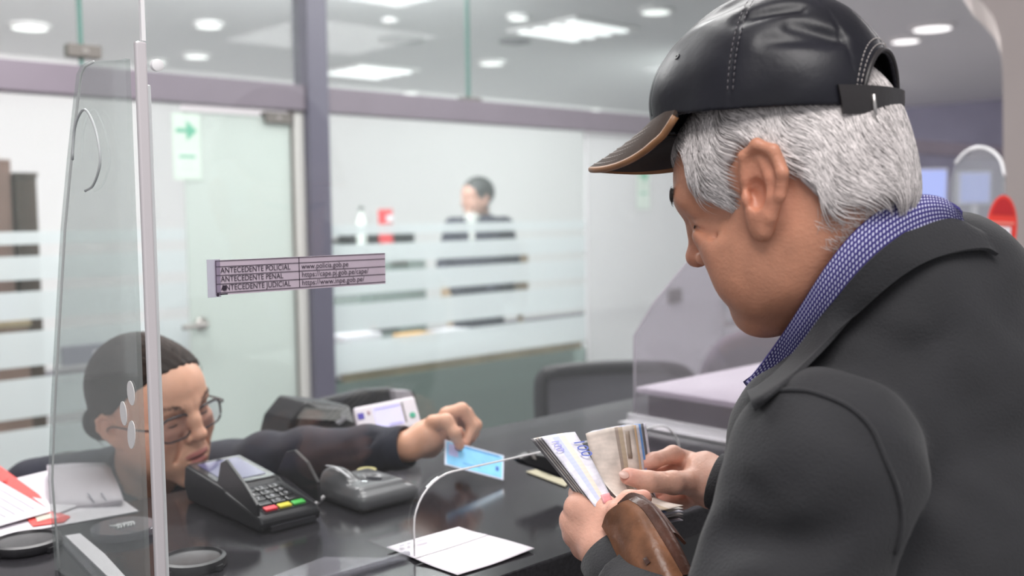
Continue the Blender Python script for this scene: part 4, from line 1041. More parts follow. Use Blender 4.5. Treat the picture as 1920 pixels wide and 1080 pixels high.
# brows
def brow(head_fn, T, Rm, par, pts, n, ln, wd, colr, m, seed, dirv, name='eyebrow', lift=.0020):
    rg = np.random.default_rng(seed)
    for s_ in (1, -1):
        t = rg.uniform(0, 1, n); c = catmull(pts, 40)[(t * 39).astype(int)] + rg.normal(0, .0016, (n, 3)); c[:, 1] *= s_
        dv = np.array(dirv) * np.array([1, s_, 1])
        v, q, sid = strands(c, head_fn, lambda p: np.tile(dv, (len(p), 1)), rg.uniform(ln * .6, ln, n), 4, .0001, lift, np.full(n, wd), rg, .30)
        mk(name, T + v @ Rm.T, q, m, par, smooth=True, col=(rg.uniform(.5, 1.6, n)[sid][:, None] * np.array(colr)))
brow(f_whead, WT, WR, clerk, [(.095, .012, .035), (.090, .028, .042), (.074, .044, .038)], 110, .008, .00024, (.05, .03, .025), M_hairw, 3, (-.3, 1, .1))
# lash lines and eyes looking down
M_lash = mat('lash', (.02, .012, .01), .6)
for s_ in (1, -1):
    tube('eyelashes', [WL((.0858, s_ * .0200, .0095)), WL((.0885, s_ * .027, .0095)), WL((.0882, s_ * .035, .0095)), WL((.0835, s_ * .0425, .0108))], [.0006, .0011, .0012, .0007], M_lash, clerk, n=6, seg=14)
# glasses
M_gl = mat('glasses_frame', (.035, .022, .025), .25, spec=.6)
M_lens = glass_mat('lens', (.95, .94, .96), .02, (.7, .7, .75), refl=.8)
gs = bpy.data.objects.new('glasses', None); C.objects.link(gs); gs.parent = clerk
def rr(cx, cz, w_, h_, n=24, e=3.2):
    t = np.linspace(0, 2 * math.pi, n, endpoint=False)
    return [(cx + w_ * np.sign(math.cos(a)) * abs(math.cos(a))**(2 / e), cz + h_ * np.sign(math.sin(a)) * abs(math.sin(a))**(2 / e)) for a in t]
for s_ in (1, -1):
    ol = rr(.0335, .008, .0265, .0195); wr = [WL((.1005 - abs(y - .02) * .18, s_ * y, z)) for y, z in ol]
    tube('rim', wr + [wr[0]], .0017, M_gl, gs, n=8)
    hi_ = [WL((.1008 - abs(y - .02) * .18, s_ * y, z + .0004)) for y, z in ol if z > .018]
    tube('brow_bar', sorted(hi_, key=lambda p: p @ nrm(WR @ np.array([0, 1., 0]))), .0024, M_gl, gs, n=8)
    prism('lens', wr, WR @ np.array([-.0012, 0, 0]), M_lens, gs)
    tube('temple', [WL((.0935, s_ * .0600, .017)), WL((.089, s_ * .0700, .017)), WL((.05, s_ * .0770, .014)), WL((.0, s_ * .0800, .010)), WL((-.018, s_ * .078, -.008))], [.002, .0019, .0016, .0014, .0012], M_gl, gs, n=8, seg=20)
tube('bridge', [WL((.1015, -.0075, .013)), WL((.1060, 0, .0155)), WL((.1015, .0075, .013))], .0014, M_gl, gs, n=8, seg=8)

# the clerk's chair, black back curving up behind her shoulder at left
cc = thing('office_chair', [-.8, 2.0, 0], 'black office chair behind the clerk at the left edge', 'chair', 'office chairs behind the counter')
W_ = [P(x, y, 2.12) for x, y in ((-40, 1000), (-30, 925), (0, 893), (50, 868), (110, 855), (250, 850), (330, 870), (345, 930), (345, 1000))]
prism('backrest', W_, np.array([0, .05, 0]), M_chair, cc, bevel=.01)
lathe('seat', np.array([-.9, 2.05, .46]), [(.22, 0), (.24, .02), (.24, .06), (.2, .08)], M_chair, cc, n=28)
tube('back_bar', [P(150, 960, 2.16), np.array([-.9, 2.3, .7]), np.array([-.9, 2.2, .47])], .02, M_dark, cc, seg=10)
lathe('post', np.array([-.9, 2.05, .06]), [(.25, 0), (.25, .02), (.03, .05), (.03, .39)], M_dark, cc, n=20)

# ------------------------------------------------------------------ man standing in the office behind the glass
bg = thing('person', P(895, 1500, 6.75), 'person with short dark hair in a dark suit standing behind the frosted glass', 'person')
bc = P(895, 376, 6.75)
bR = rotm(215, 5, 0)
Bo = dict(len=.094, wid=.075, nose=.110, mouth=.001)
M_skinb = mat('office_skin', (.50, .28, .22), .55)
def f_bb(p):
    q = (p - bc) @ bR / 1.07
    d = f_head(q, Bo); d = smin(d, cap(q, (-.02, 0, -.05), (-.03, 0, -.14), .05), .03)
    d = smin(d, f_ear(mir(q), (-.008, .074, 0), .85), .005)
    s_ = bc - ZV * .30
    d = smin(d, ell(p, s_ - ZV * .1, (.16, .10, .25)), .05); return d
lo, hi = bounds([bc, bc - ZV * .6], .2); hi = hi.copy(); hi[2] = bc[2] + .16
sculpt('body', f_bb, lo, hi, .0065, M_skinb, bg)
def f_bh(p):
    q = (p - bc) @ bR / 1.07
    d = ell(q, (-.016, 0, .052), (.106, .084, .098)); return smax(d, (.0 + .95 * q[:, 0]) - q[:, 2] - .012, .01)
sculpt('hair', f_bh, bc - .14, bc + .17, .006, mat('dark_grey_hair', (.045, .045, .045), .6, bump=(120, .5, .004)), bg)
M_suit = mat('dark_suit', (.03, .03, .05), .8)
def f_bs(p):
    c = bc - ZV * .165; L_ = np.array([.95, .3, 0])
    d = cap(p, c + L_ * .17 - ZV * .01, c - L_ * .15 - ZV * .02, .062)
    d = smin(d, ell(p, c - ZV * .27, (.22, .14, .36)), .06)
    d = smin(d, chain(p, [c + L_ * .19, c + L_ * .25 - ZV * .27, c + L_ * .1 - ZV * .42 + np.array([0, -.2, 0])], [.06, .052, .042]), .02)
    d = smin(d, chain(p, [c - L_ * .17, c - L_ * .24 - ZV * .27, c - L_ * .12 - ZV * .42 + np.array([0, -.2, 0])], [.06, .052, .042]), .02)
    vv = cap(p, c + np.array([-.05, -.12, .03]), c + np.array([-.04, -.15, -.16]), .034, .006)
    return ssub(d, vv, .004)
sculpt('jacket', f_bs, bc - np.array([.45, .5, .85]), bc + np.array([.45, .3, -.05]), .012, M_suit, bg)
c = bc - ZV * .165
sculpt('shirt', lambda p: cap(p, c + np.array([-.035, -.03, .045]), c + np.array([-.03, -.085, -.10]), .062, .04), c - .22, c + .2, .009, mat('pale_shirt', (.5, .5, .48), .7), bg)
prism('trousers', [np.array([bc[0] + x, bc[1] + y, 0]) for x, y in ((-.17, -.1), (.17, -.1), (.17, .1), (-.17, .1))], ZV * .85, M_suit, bg, bevel=.05)
tb_ = thing('tan_chair', P(905, 1500, 7.2), 'tan wooden-framed dark chair back behind the standing man', 'chair')
w0, w1 = P(825, 452, 7.15), P(990, 452, 7.15)
for nm, m_, dx0, dx1, y0 in (('frame', M_tan, 0, 1, .02), ('dark_pad', M_chair, .16, .84, 0.0)):
    a_ = w0 * (1 - dx0) + w1 * dx0; b_ = w0 * (1 - dx1) + w1 * dx1
    v = [a_ + np.array([0, y0, -.45]), b_ + np.array([0, y0, -.45]), b_ + np.array([0, y0, .0]), a_ + np.array([0, y0, .0])]
    prism(nm, v, np.array([0, .05 if y0 else .018, 0]), m_, tb_, bevel=.008)
for k in (0, 1): tube('leg', [(w0, w1)[k] * np.array([1, 1, 0]) + np.array([(-1, 1)[k] * -.06, .05, 0]), (w0, w1)[k] + np.array([(-1, 1)[k] * -.06, .05, -.4])], .02, M_tan, tb_)
# ------------------------------------------------------------------ the customer in cap and jacket
mo = dict(len=.092, wid=.074, nose=.110, mouth=.0014, muz=.009, ch=.010)
MT = np.array([.262, .93, 1.475]); MR = rotm(143, 20, 0)
def ML(l): return MT + MR @ np.asarray(l, float)
def Minv(p): return (p - MT) @ MR
man = thing('person', [.40, .98, 0], 'person in a black leather cap and charcoal jacket holding a wallet and banknotes', 'person')
M_skinm = mat('customer_skin', (.62, .34, .24), .46, attr=True, noise=(38, .13), sss=.10, bump=(330, .35, .0012))
NB = P(1640, 565, .945)
SL, SR = P(1545, 872, .825), P(1905, 670, 1.10)
def f_mhead0(p):
    m = mir(p); d = f_head(p, mo)
    d = smin(d, ell(p, (.052, 0, .040), (.052, .050, .050)), .02)
    d = smin(d, cap(m, (.099, .010, .040), (.086, .040, .040), .008, .007), .012)     # heavy brow
    d = smin(d, ell(m, (.045, .040, -.050), (.035, .022, .035)), .02)                 # cheek sag
    d = smin(d, cap(m, (.050, .030, -.070), (.066, .012, -.082), .015, .015), .02)
    d = smin(d, cap(p, (.015, 0, -.070), (.045, 0, -.080), .030, .022), .03)          # under the chin
    for (a_, b_, r_) in (((.088, .040, .018), (.060, .060, .008), .0008), ((.086, .040, .010), (.064, .058, -.004), .0007), ((.060, .055, -.010), (.045, .062, -.050), .0010), ((.080, .036, -.070), (.060, .050, -.045), .0010)):
        d = ssub(d, cap(m, a_, b_, r_), .007)
    d = ssub(d, ell(m, (.060, .068, .012), (.022, .012, .018)), .016)                # temple hollow
    return d
nbl = Minv(NB)
def f_mhead(p):
    m = mir(p); d = f_mhead0(p)
    d = smin(d, cap(p, (-.030, 0, -.020), nbl, .055, .053), .035)
    for k, a_ in enumerate((-.035, -.050)):   # nape creases
        d = ssub(d, cap(m, (-.075, .02, a_ - .012), (-.035, .058, a_ - .03), .001), .006)
    d = smin(d, ell(m, (-.002, .0665, .006), (.018, .008, .028)), .006)
    return smin(d, f_ear(m, (-.004, .0790, .010), 1.04, 13, 7), .006)
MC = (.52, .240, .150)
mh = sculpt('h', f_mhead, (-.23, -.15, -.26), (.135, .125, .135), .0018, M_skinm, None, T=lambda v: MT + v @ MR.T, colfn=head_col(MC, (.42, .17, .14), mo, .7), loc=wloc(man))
# right hand (thumb on the notes)
Dr = 1.19
rh_f = [
    (pj([(1300, 905, 1.165), (1262, 905, 1.135), (1215, 903, 1.115), (1178, 893, 1.110)]), [.0150, .0125, .0112, .0095]),
    (pj([(1290, 862, 1.20), (1262, 852, 1.185), (1225, 864, 1.165), (1198, 876, 1.158)]), [.0105, .0098, .0088, .0078]),
    (pj([(1300, 880, 1.205), (1262, 880, 1.20), (1222, 890, 1.18), (1195, 905, 1.17)]), [.0105, .0098, .0088, .0078]),
    (pj([(1305, 905, 1.205), (1268, 912, 1.20), (1232, 918, 1.185), (1208, 928, 1.175)]), [.0102, .0094, .0085, .0075]),
    (pj([(1310, 930, 1.195), (1280, 940, 1.19), (1250, 942, 1.18), (1230, 948, 1.17)]), [.0095, .0085, .0076, .0068])]
def f_rh(p):
    d = chain(p, pj([(1420, 935, 1.15), (1355, 905, 1.165), (1322, 895, 1.175)]), [.028, .024, .024], .01)
    d = smin(d, cap(p, P(1318, 880, 1.185), P(1290, 872, 1.20), .021, .013), .014)
    d = smin(d, cap(p, P(1325, 920, 1.185), P(1300, 920, 1.195), .021, .013), .014)
    d = smin(d, cap(p, P(1335, 905, 1.165), P(1300, 905, 1.165), .020, .014), .012)
    d = smin(d, digits(p, rh_f), .006)
    d = ssub(d, cap(p, P(1248, 888, 1.122), P(1256, 915, 1.122), .0006), .003)
    return ssub(d, ell(p, P(1170, 889, 1.1005), (.0065, .004, .0045)), .002)
def tipcol(fl, base):
    tips = np.array([f_[0][-1] for f_ in fl]); kn = np.array([q for f_ in fl for q in f_[0][1:-1]])
    def fn(v):
        c = np.tile(np.array(base), (len(v), 1))
        dd = np.sqrt(((v[:, None] - tips[None])**2).sum(2)).min(1); dk = np.sqrt(((v[:, None] - kn[None])**2).sum(2)).min(1)
        c *= 1 - np.exp(-(dd / .012)**2)[:, None] * np.array([-.03, .18, .12]) - np.exp(-(dk / .009)**2)[:, None] * np.array([0, .10, .08]); return c
    return fn
pts_ = [q for f_ in rh_f for q in f_[0]] + [P(1420, 935, 1.15)]; lo, hi = bounds(pts_, .035)
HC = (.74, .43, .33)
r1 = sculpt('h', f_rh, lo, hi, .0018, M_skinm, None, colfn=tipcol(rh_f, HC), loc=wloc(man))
# left hand (holds the wallet; knuckles towards the clerk)
lh_f = [
    (pj([(1125, 948, 1.075), (1082, 950, 1.085), (1085, 925, 1.115), (1120, 915, 1.125)]), [.0125, .0120, .0100, .0085]),
    (pj([(1115, 975, 1.08), (1072, 975, 1.09), (1085, 955, 1.12), (1120, 945, 1.13)]), [.0125, .0118, .0100, .0085]),
    (pj([(1115, 1000, 1.08), (1078, 1003, 1.09), (1090, 985, 1.12), (1125, 972, 1.13)]), [.0120, .0110, .0095, .0082]),
    (pj([(1120, 1022, 1.075), (1092, 1027, 1.085), (1100, 1010, 1.115), (1130, 1000, 1.12)]), [.0110, .0100, .0088, .0076]),
    (pj([(1150, 985, 1.055), (1162, 960, 1.04), (1180, 940, 1.04), (1206, 934, 1.05)]), [.0150, .0125, .0108, .0090])]
def f_lh(p):
    d = chain(p, pj([(1230, 1160, .99), (1160, 1070, 1.045), (1138, 1030, 1.06)]), [.031, .026, .025], .012)
    d = smin(d, cap(p, P(1138, 1015, 1.062), P(1105, 962, 1.075), .024, .017), .016)
    d = smin(d, cap(p, P(1150, 1010, 1.06), P(1140, 965, 1.065), .022, .018), .016)
    d = smin(d, cap(p, P(1128, 1030, 1.062), P(1104, 1010, 1.078), .021, .015), .014)
    d = smin(d, chain(p, pj([(1092, 962, 1.082), (1090, 990, 1.084), (1106, 1020, 1.08)]), [.0165, .017, .015], .01), .012)
    d = smin(d, digits(p, lh_f), .010)
    return ssub(d, cap(p, P(1080, 1040, 1.035), P(1150, 1050, 1.02), .0006), .004)
pts_ = [q for f_ in lh_f for q in f_[0]] + [P(1230, 1160, .99)]; lo, hi = bounds(pts_, .038)
l1 = sculpt('h', f_lh, lo, hi, .0018, M_skinm, None, colfn=tipcol(lh_f, np.array(HC) * np.array([.96, .9, .88])), loc=wloc(man))
EL, ER = P(1385, 1330, .825), P(1560, 1010, 1.12)
midS = (SL + SR) / 2; Fm = N.copy(); Lm = -U.copy()
def f_mtr(p):
    d = cap(p, NB, ML((-.035, 0, -.05)), .044); d = smin(d, chain(p, [SL, P(1640, 740, .99), SR], [.03, .025, .03]), .02)
    Rt = np.stack([Fm, Lm, ZV], 1)
    d = smin(d, ell(p, midS - ZV * .34, (.07, .11, .27), Rt), .04)
    d = smin(d, chain(p, [SL, EL, P(1230, 1160, .99)], [.05, .042, .031]), .02)
    d = smin(d, chain(p, [SR, ER, P(1420, 935, 1.15)], [.05, .042, .029]), .02)
    return d
lo, hi = bounds([SL, SR, EL, ER, NB, midS - ZV * .55, P(1230, 1160, .99), P(1420, 935, 1.15)], .09)
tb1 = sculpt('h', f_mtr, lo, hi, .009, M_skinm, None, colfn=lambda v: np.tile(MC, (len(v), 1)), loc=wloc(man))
add_mesh_join([mh, r1, l1, tb1], 'body', man)
# nails
M_nail = mat('nail', (.72, .47, .40), .3)
lathe('thumbnail', P(1170, 890, 1.1015), [(.0048, -.001), (.0048, .0002), (.003, .0008)], M_nail, man, n=14, axis=-cf + cu * .5, sc=(1.2, .9))

# hair: white-grey, from under the cap to the nape
def zmin(x):
    return np.interp(x, [-.13, -.105, -.075, -.045, -.034, -.030, .004, .018, .034, .046, .056, .066, .078, .10], [-.024, -.020, -.022, -.014, .004, .030, .050, .042, .012, .012, .040, .070, .095, .13])
def f_scalp(p):
    d = ell(p, (-.014, 0, .045), (.0935, .0765, .088)); d = smin(d, ell(p, (.038, 0, .050), (.062, .064, .058)), .03)
    d = smin(d, ell(p, (-.04, 0, -.01), (.058, .062, .060)), .03); return d
M_hairm = mat('white_hair', (.62, .58, .57), .42, attr=True, spec=.4)
def f_mhair(p):
    m = mir(p); base = f_scalp(p) - .0035
    base += .0010 * np.sin(p[:, 0] * 260 + p[:, 2] * 90 + 3 * np.sin(p[:, 2] * 80)) * np.sin(p[:, 2] * 55 + 1)
    cut = (zmin(p[:, 0]) + .004 + .003 * np.sin(p[:, 0] * 330)) - p[:, 2]
    d = smax(base, cut * .8, .006); d = smax(d, -(np.sqrt(((p[:, 0] + .003) / .024)**2 + ((p[:, 2] - .012) / .040)**2) - 1) * .024, .003); return smax(d, p[:, 2] - .135 - .36 * p[:, 0], .004)
sculpt('hair', f_mhair, (-.125, -.10, -.06), (.105, .10, .15), .0020, M_hairm, man, T=lambda v: MT + v @ MR.T, colfn=lambda v: np.tile((.50, .455, .45), (len(v), 1)))
rng = np.random.default_rng(11)
r_ = rng.normal(size=(60000, 3)); r_ /= np.linalg.norm(r_, axis=1)[:, None]; r_ = r_ * .11 + np.array([-.01, 0, .03])
for _ in range(4): r_ = r_ - grad(f_scalp, r_) * f_scalp(r_)[:, None]
capz = .087 + .36 * r_[:, 0]
k_ = (r_[:, 2] > zmin(r_[:, 0]) + .010) & (r_[:, 2] < capz + np.where(r_[:, 0] < -.06, .075, .030)) & (r_[:, 1] > -.055)
arch = (((r_[:, 0] + .10) / .03)**2 + (r_[:, 2] - .085)**2 / .04**2 < 1)
k_ &= ((r_[:, 0] + .004) / .022)**2 + ((r_[:, 2] - .010) / .037)**2 > 1
r_ = r_[k_][:12500]
def mdir(p):
    x = p[:, 0]; d = np.zeros_like(p)
    fwd = np.clip((x - .02) / .03, 0, 1)
    d[:, 0] = -.55 + .30 * fwd - .35 * np.clip(-x / .09, 0, 1) * np.clip((.03 - p[:, 2]) / .05, 0, 1)
    d[:, 2] = -1.0
    d[:, 0] += .45 * np.sin(p[:, 2] * 62 + p[:, 0] * 85) + .2 * np.sin(p[:, 0] * 210 + p[:, 2] * 40); return d
ln = rng.uniform(.024, .058, len(r_)) * np.where(r_[:, 0] > .03, .75, 1)
v, q, sid = strands(r_, f_scalp, mdir, ln, 7, .0006, .0062, rng.uniform(.00022, .00048, len(r_)), rng, .11)
pts_h = v.reshape(len(r_), -1, 3); zone = (((pts_h[..., 0] + .004) / .020)**2 + ((pts_h[..., 2] - .010) / .034)**2 < 1).any(1)
q = q[~zone[sid[q[:, 0]]]]
tone = np.clip(rng.normal(.56, .18, len(r_)), .18, 1.0)[sid][:, None] * np.array([1.0, .93, .915])
mk('hair_strands', MT + v @ MR.T, q, M_hairm, man, smooth=True, col=tone)['kind'] = 'stuff'
# stray neck hair
r2 = rng.uniform([-.11, -.02, -.055], [-.03, .07, -.015], (900, 3))
for _ in range(5): r2 = r2 - grad(f_mhead, r2) * f_mhead(r2)[:, None] * .9
v, q, sid = strands(r2, f_mhead, lambda p: np.tile([-.7, 0, -.8], (len(p), 1)), rng.uniform(.006, .014, len(r2)), 4, .0002, .0018, np.full(len(r2), .00016), rng, .4)
mk('neck_hair', MT + v @ MR.T, q, M_hairm, man, smooth=True, col=rng.uniform(.35, .8, len(r2))[sid][:, None] * np.array([1, .95, .93]))['kind'] = 'stuff'
M_browm = mat('brow_hair', (.10, .08, .075), .8, attr=True, spec=.1)
brow(f_mhead, MT, MR, man, [(.100, .010, .043), (.098, .024, .048), (.086, .042, .045)], 420, .009, .00026, (.07, .06, .055), M_browm, 7, (.3, .6, -.3), lift=.0030)
for s_ in (1, -1):
    tube('eyelashes', [ML((.0850, s_ * .020, .0095)), ML((.0885, s_ * .027, .0090)), ML((.0880, s_ * .035, .0090)), ML((.0835, s_ * .0425, .0105))], [.0005, .0010, .0010, .0006], M_lash, man, n=6, seg=12)

# ---- cap
M_leather = mat('black_leather', (.008, .008, .013), .42, bump=(140, .3, .0008), noise=(20, .25), spec=.35)
M_leather2 = mat('strap_leather', (.020, .017, .018), .42, bump=(200, .3, .0008))
M_stitch = mat('grey_stitch', (.45, .41, .39), .6); M_stitchd = mat('dark_stitch', (.10, .09, .10), .6)
M_tan2 = mat('tan_leather_edge', (.24, .11, .045), .45, bump=(150, .3, .0006), noise=(40, .2))
M_brim = mat('brim_leather', (.050, .034, .027), .7, bump=(160, .35, .0008), noise=(30, .2), spec=.2)
ct_, st_ = math.cos(math.radians(20)), math.sin(math.radians(20))
CR = np.array([[ct_, 0, -st_], [0, 1, 0], [st_, 0, ct_]])      # columns = cap axes (x' forward-up, y, z')
CC = np.array([-.006, 0, .088])
def cedge(p): return (.086 + .37 * p[:, 0] - .25 * np.maximum(p[:, 0] - .06, 0)) - p[:, 2]     # >0 below the edge
def f_capo(p):
    d = ell(p, CC, (.1105, .0915, .1115), CR)
    d = smin(d, ell(p, (.045, 0, .120), (.056, .068, .058), CR), .02)
    d = smin(d, ell(p, (-.056, 0, .085), (.051, .077, .052), CR), .02)
    return d
def f_cap(p):
    q = (p - CC) @ CR
    d = f_capo(p)
    d = ssub(d, ell(p, (-.020, .050, .192), (.040, .022, .013)), .012)          # dent on the crown
    for a_, b_, r_ in (((-.092, .060, .112), (-.05, .082, .130), .0008), ((-.098, .050, .110), (-.07, .066, .135), .0008), ((-.03, .07, .160), (-.075, .05, .150), .0008)):
        d = ssub(d, cap(p, a_, b_, r_), .014)
    d += .0005 * np.sin(q[:, 0] * 70 + 2 * np.sin(q[:, 2] * 60)) * np.sin(q[:, 2] * 80 + q[:, 1] * 50)
    ang = np.arctan2(q[:, 1], q[:, 0]); rad = np.hypot(q[:, 0], q[:, 1])
    for a_ in (30, 90, 150, 180, 0, -30, -90, -150):
        t = np.abs((ang - math.radians(a_) + math.pi) % (2 * math.pi) - math.pi) * rad
        d = d + .0008 * np.exp(-(t / .0016)**2) * (q[:, 2] > 0)
    inner = d + .0035
    d = smax(d, cedge(p), .002)
    d = np.maximum(d, -inner)
    ar = np.sqrt((p[:, 1] / .050)**2 + ((p[:, 2] - .034) / .060)**2) - 1   # half-round opening at the back
    hole = np.where(p[:, 0] < -.03, ar * .036, .05)
    return smax(d, -hole, .002)
sculpt('crown', f_cap, (-.135, -.105, .02), (.13, .105, .215), .0019, M_leather, man, T=lambda v: MT + v @ MR.T).name = 'cap_crown'
capo = bpy.data.objects['cap_crown']
def capsurf(p, off=0.0):
    for _ in range(5): p = p - grad(f_capo, p) * (f_capo(p) - off)[:, None]
    return p
# strap across the opening
t = np.linspace(-1, 1, 30)
base = np.stack([-.112 + .03 * t**2, .060 * t, .050 + 0 * t - .010 * 0], 1)
rows_ = []
for h in (-.0120, -.004, .004, .0120):
    q_ = base.copy(); q_[:, 2] += h - .37 * (q_[:, 0] + .112) * -1 * 0 + .37 * (q_[:, 0] + .112)
    q_ = capsurf(q_, .0025); rows_.append([tuple(ML(x)) for x in q_])
sheet('cap_strap', rows_, M_leather2, man, nu=6, nv=40, thick=.0028, world=True)
for k in (9, 21):
    pass
q_ = capsurf(np.array([[-.098, .038, .060], [-.098, .036, .034]]), .005)
tube('strap_buckle', [ML(q_[0]), ML(q_[1])], .0018, mat('buckle_metal', (.45, .43, .42), .3, metal=.9), man, n=8)
# piping around the opening and the seams (real stitches)
an = np.linspace(-.05, math.pi + .05, 34)
ar_ = np.stack([np.full(34, -.10), .051 * np.cos(an), .034 + .061 * np.sin(an)], 1); ar_ = capsurf(ar_, .0003)
tube('opening_piping', [ML(x) for x in ar_], .0022, M_leather2, man, n=8)
def stitches(name, path, off, seg, m, parent=man, r=.00045):
    path = np.asarray(path); d_ = np.concatenate([[0], np.cumsum(np.linalg.norm(np.diff(path, axis=0), axis=1))]); tot = d_[-1]
    vs = []; fs = []
    for s0 in np.arange(0, tot - seg, seg * 1.6):
        a = np.array([np.interp(s0, d_, path[:, i]) for i in range(3)]); b = np.array([np.interp(s0 + seg, d_, path[:, i]) for i in range(3)])
        ax = nrm(b - a); e1 = nrm(np.cross(ax, [.3, .5, .8])); e2 = np.cross(ax, e1); n0 = len(vs)
        for c in (a, b):
            for k in range(4): vs.append(c + (e1 * math.cos(k * math.pi / 2) + e2 * math.sin(k * math.pi / 2)) * r)
        fs += [(n0 + k, n0 + (k + 1) % 4, n0 + 4 + (k + 1) % 4, n0 + 4 + k) for k in range(4)] + [(n0 + 3, n0 + 2, n0 + 1, n0), (n0 + 4, n0 + 5, n0 + 6, n0 + 7)]
    o = mk(name, vs, fs, m, parent, smooth=True); o['kind'] = 'stuff'; return o
for dy in (-.0035, .0035):
    for a_ in (90,):
        ph = np.linspace(.12, 1.45, 40); R_ = .15
        pts = np.stack([R_ * math.cos(math.radians(a_)) * np.cos(ph) + dy, R_ * math.sin(math.radians(a_)) * np.cos(ph), R_ * np.sin(ph)], 1) @ CR.T + CC
        stitches('seam_stitches', np.array([ML(x) for x in capsurf(pts, .0004)]), 0, .0035, M_stitchd)
for f_ in (1.08, 1.16):
    ar2 = np.stack([np.full(34, -.10), .051 * f_ * np.cos(an), .034 + .061 * f_ * np.sin(an)], 1)
    stitches('opening_stitches', np.array([ML(x) for x in capsurf(ar2, .0004)]), 0, .003, M_stitch)
ey = capsurf(np.array([[.038, .07, .160]]), .0005)[0]; gy = grad(f_capo, ey[None])[0]
lathe('eyelet', ML(ey), [(.0030, 0), (.0028, .0008), (.0012, .0008), (.0010, .0002)], M_black, man, n=16, axis=MR @ gy)
# brim
def brim_pt(s, t, low=0.0):
    th = s * math.radians(62)
    ax_, ay_ = .118 * math.cos(th) - .006, .0905 * math.sin(th)
    if True:
        reach = .078 * max(0.0, math.cos(s * math.pi / 2))**.55
    x = ax_ + reach * t * (.25 + .75 * math.cos(th)) + .0; y = ay_ * (1 + .02 * t)
    zed = .086 + .37 * ax_ - .25 * max(ax_ - .06, 0) + .003
    z = zed + (x - ax_) * (-.02) - 7.5 * y * y * t * reach / .078 - .0035 * t + low
    return (x - .002 * (1 - t), y, z)
ss = np.linspace(-1, 1, 41); tt = np.linspace(0, 1, 9)
rows_ = [[tuple(ML(brim_pt(s, t_))) for t_ in tt] for s in ss]
o_, g_ = sheet('cap_brim', rows_, M_brim, man, nu=82, nv=18, thick=.0042, world=True)
rows_ = [[tuple(ML(brim_pt(s, t_, -.0034))) for t_ in tt * .95] for s in ss]
sheet('brim_underside', rows_, M_leather2, man, nu=60, nv=12, thick=.0020, world=True)
edge = [ML(brim_pt(s, 1.0, -.0012)) for s in ss]
tube('brim_edge', edge, .0034, M_tan2, man, n=10, seg=80)
for tk in (.93, .80, .67, .54, .41, .28):
    stitches('brim_stitches', np.array([ML(np.array(brim_pt(s, tk, .0024))) for s in np.linspace(-.93, .93, 80)]), 0, .003, M_stitch, r=.0007)

def f_mhead0b(p):
    q = Minv(p); m = mir(q); return smin(cap(q, (-.030, 0, -.020), nbl, .056, .060), cap(q, (.02, 0, -.075), (.055, 0, -.090), .030, .022), .03)
def drape(row, fn, off, sm=3):
    """lay control points on a body surface, offset outwards"""
    ds = np.arange(.70, 1.12, .002); out = []
    for (x, y, d0) in row:
        pp = np.array([P(x, y, d) for d in ds]); f_ = fn(pp) - off; k = np.argmax(f_ < 0)
        out.append(ds[k] if f_[k] < 0 else ds[np.argmin(f_)])
    out = np.array(out); pad = np.concatenate([out[:1], out, out[-1:]]); out = (pad[:-2] + 2 * pad[1:-1] + pad[2:]) / 4
    return [(x, y, d) for (x, y, _), d in zip(row, out)]
# ---- shirt collar with a white dot print on navy
def dot_mat():
    m = bpy.data.materials.new('navy_dotted_cotton'); m.use_nodes = True; nt = m.node_tree; L = nt.links; b = nt.nodes['Principled BSDF']
    b.inputs['Roughness'].default_value = .8
    uv = nt.nodes.new('ShaderNodeUVMap'); uv.uv_map = 'UVMap'; sx = nt.nodes.new('ShaderNodeSeparateXYZ'); L.new(uv.outputs[0], sx.inputs[0])
    def tri(sock, per):
        a = nt.nodes.new('ShaderNodeMath'); a.operation = 'MULTIPLY'; a.inputs[1].default_value = 1 / per; L.new(sock, a.inputs[0])
        f_ = nt.nodes.new('ShaderNodeMath'); f_.operation = 'FRACT'; L.new(a.outputs[0], f_.inputs[0])
        s_ = nt.nodes.new('ShaderNodeMath'); s_.operation = 'SUBTRACT'; L.new(f_.outputs[0], s_.inputs[0]); s_.inputs[1].default_value = .5
        q_ = nt.nodes.new('ShaderNodeMath'); q_.operation = 'MULTIPLY'; L.new(s_.outputs[0], q_.inputs[0]); L.new(s_.outputs[0], q_.inputs[1]); return q_.outputs[0]
    ad = nt.nodes.new('ShaderNodeMath'); ad.operation = 'ADD'; L.new(tri(sx.outputs[0], .0040), ad.inputs[0]); L.new(tri(sx.outputs[1], .0040), ad.inputs[1])
    lt = nt.nodes.new('ShaderNodeMath'); lt.operation = 'LESS_THAN'; L.new(ad.outputs[0], lt.inputs[0]); lt.inputs[1].default_value = .085
    mx = nt.nodes.new('ShaderNodeMix'); mx.data_type = 'RGBA'; L.new(lt.outputs[0], mx.inputs[0]); mx.inputs[6].default_value = (.045, .035, .19, 1); mx.inputs[7].default_value = (.62, .62, .82, 1)
    L.new(mx.outputs[2], b.inputs['Base Color']); return m
M_dot = dot_mat()
up_ = [(1800, 392, .965), (1768, 372, .940), (1718, 367, .920), (1660, 388, .908), (1602, 434, .902), (1548, 500, .906), (1503, 570, .915), (1458, 640, .935), (1418, 694, .965), (1398, 716, .985)]
md_ = [(1806, 410, .958), (1772, 388, .932), (1720, 392, .909), (1660, 424, .892), (1604, 474, .885), (1552, 540, .890), (1503, 612, .902), (1462, 668, .925), (1425, 708, .955), (1404, 722, .975)]
lw_ = [(1812, 432, .962), (1778, 418, .935), (1724, 434, .908), (1664, 474, .888), (1608, 526, .880), (1556, 590, .884), (1508, 652, .898), (1468, 696, .922), (1432, 722, .952), (1408, 732, .975)]
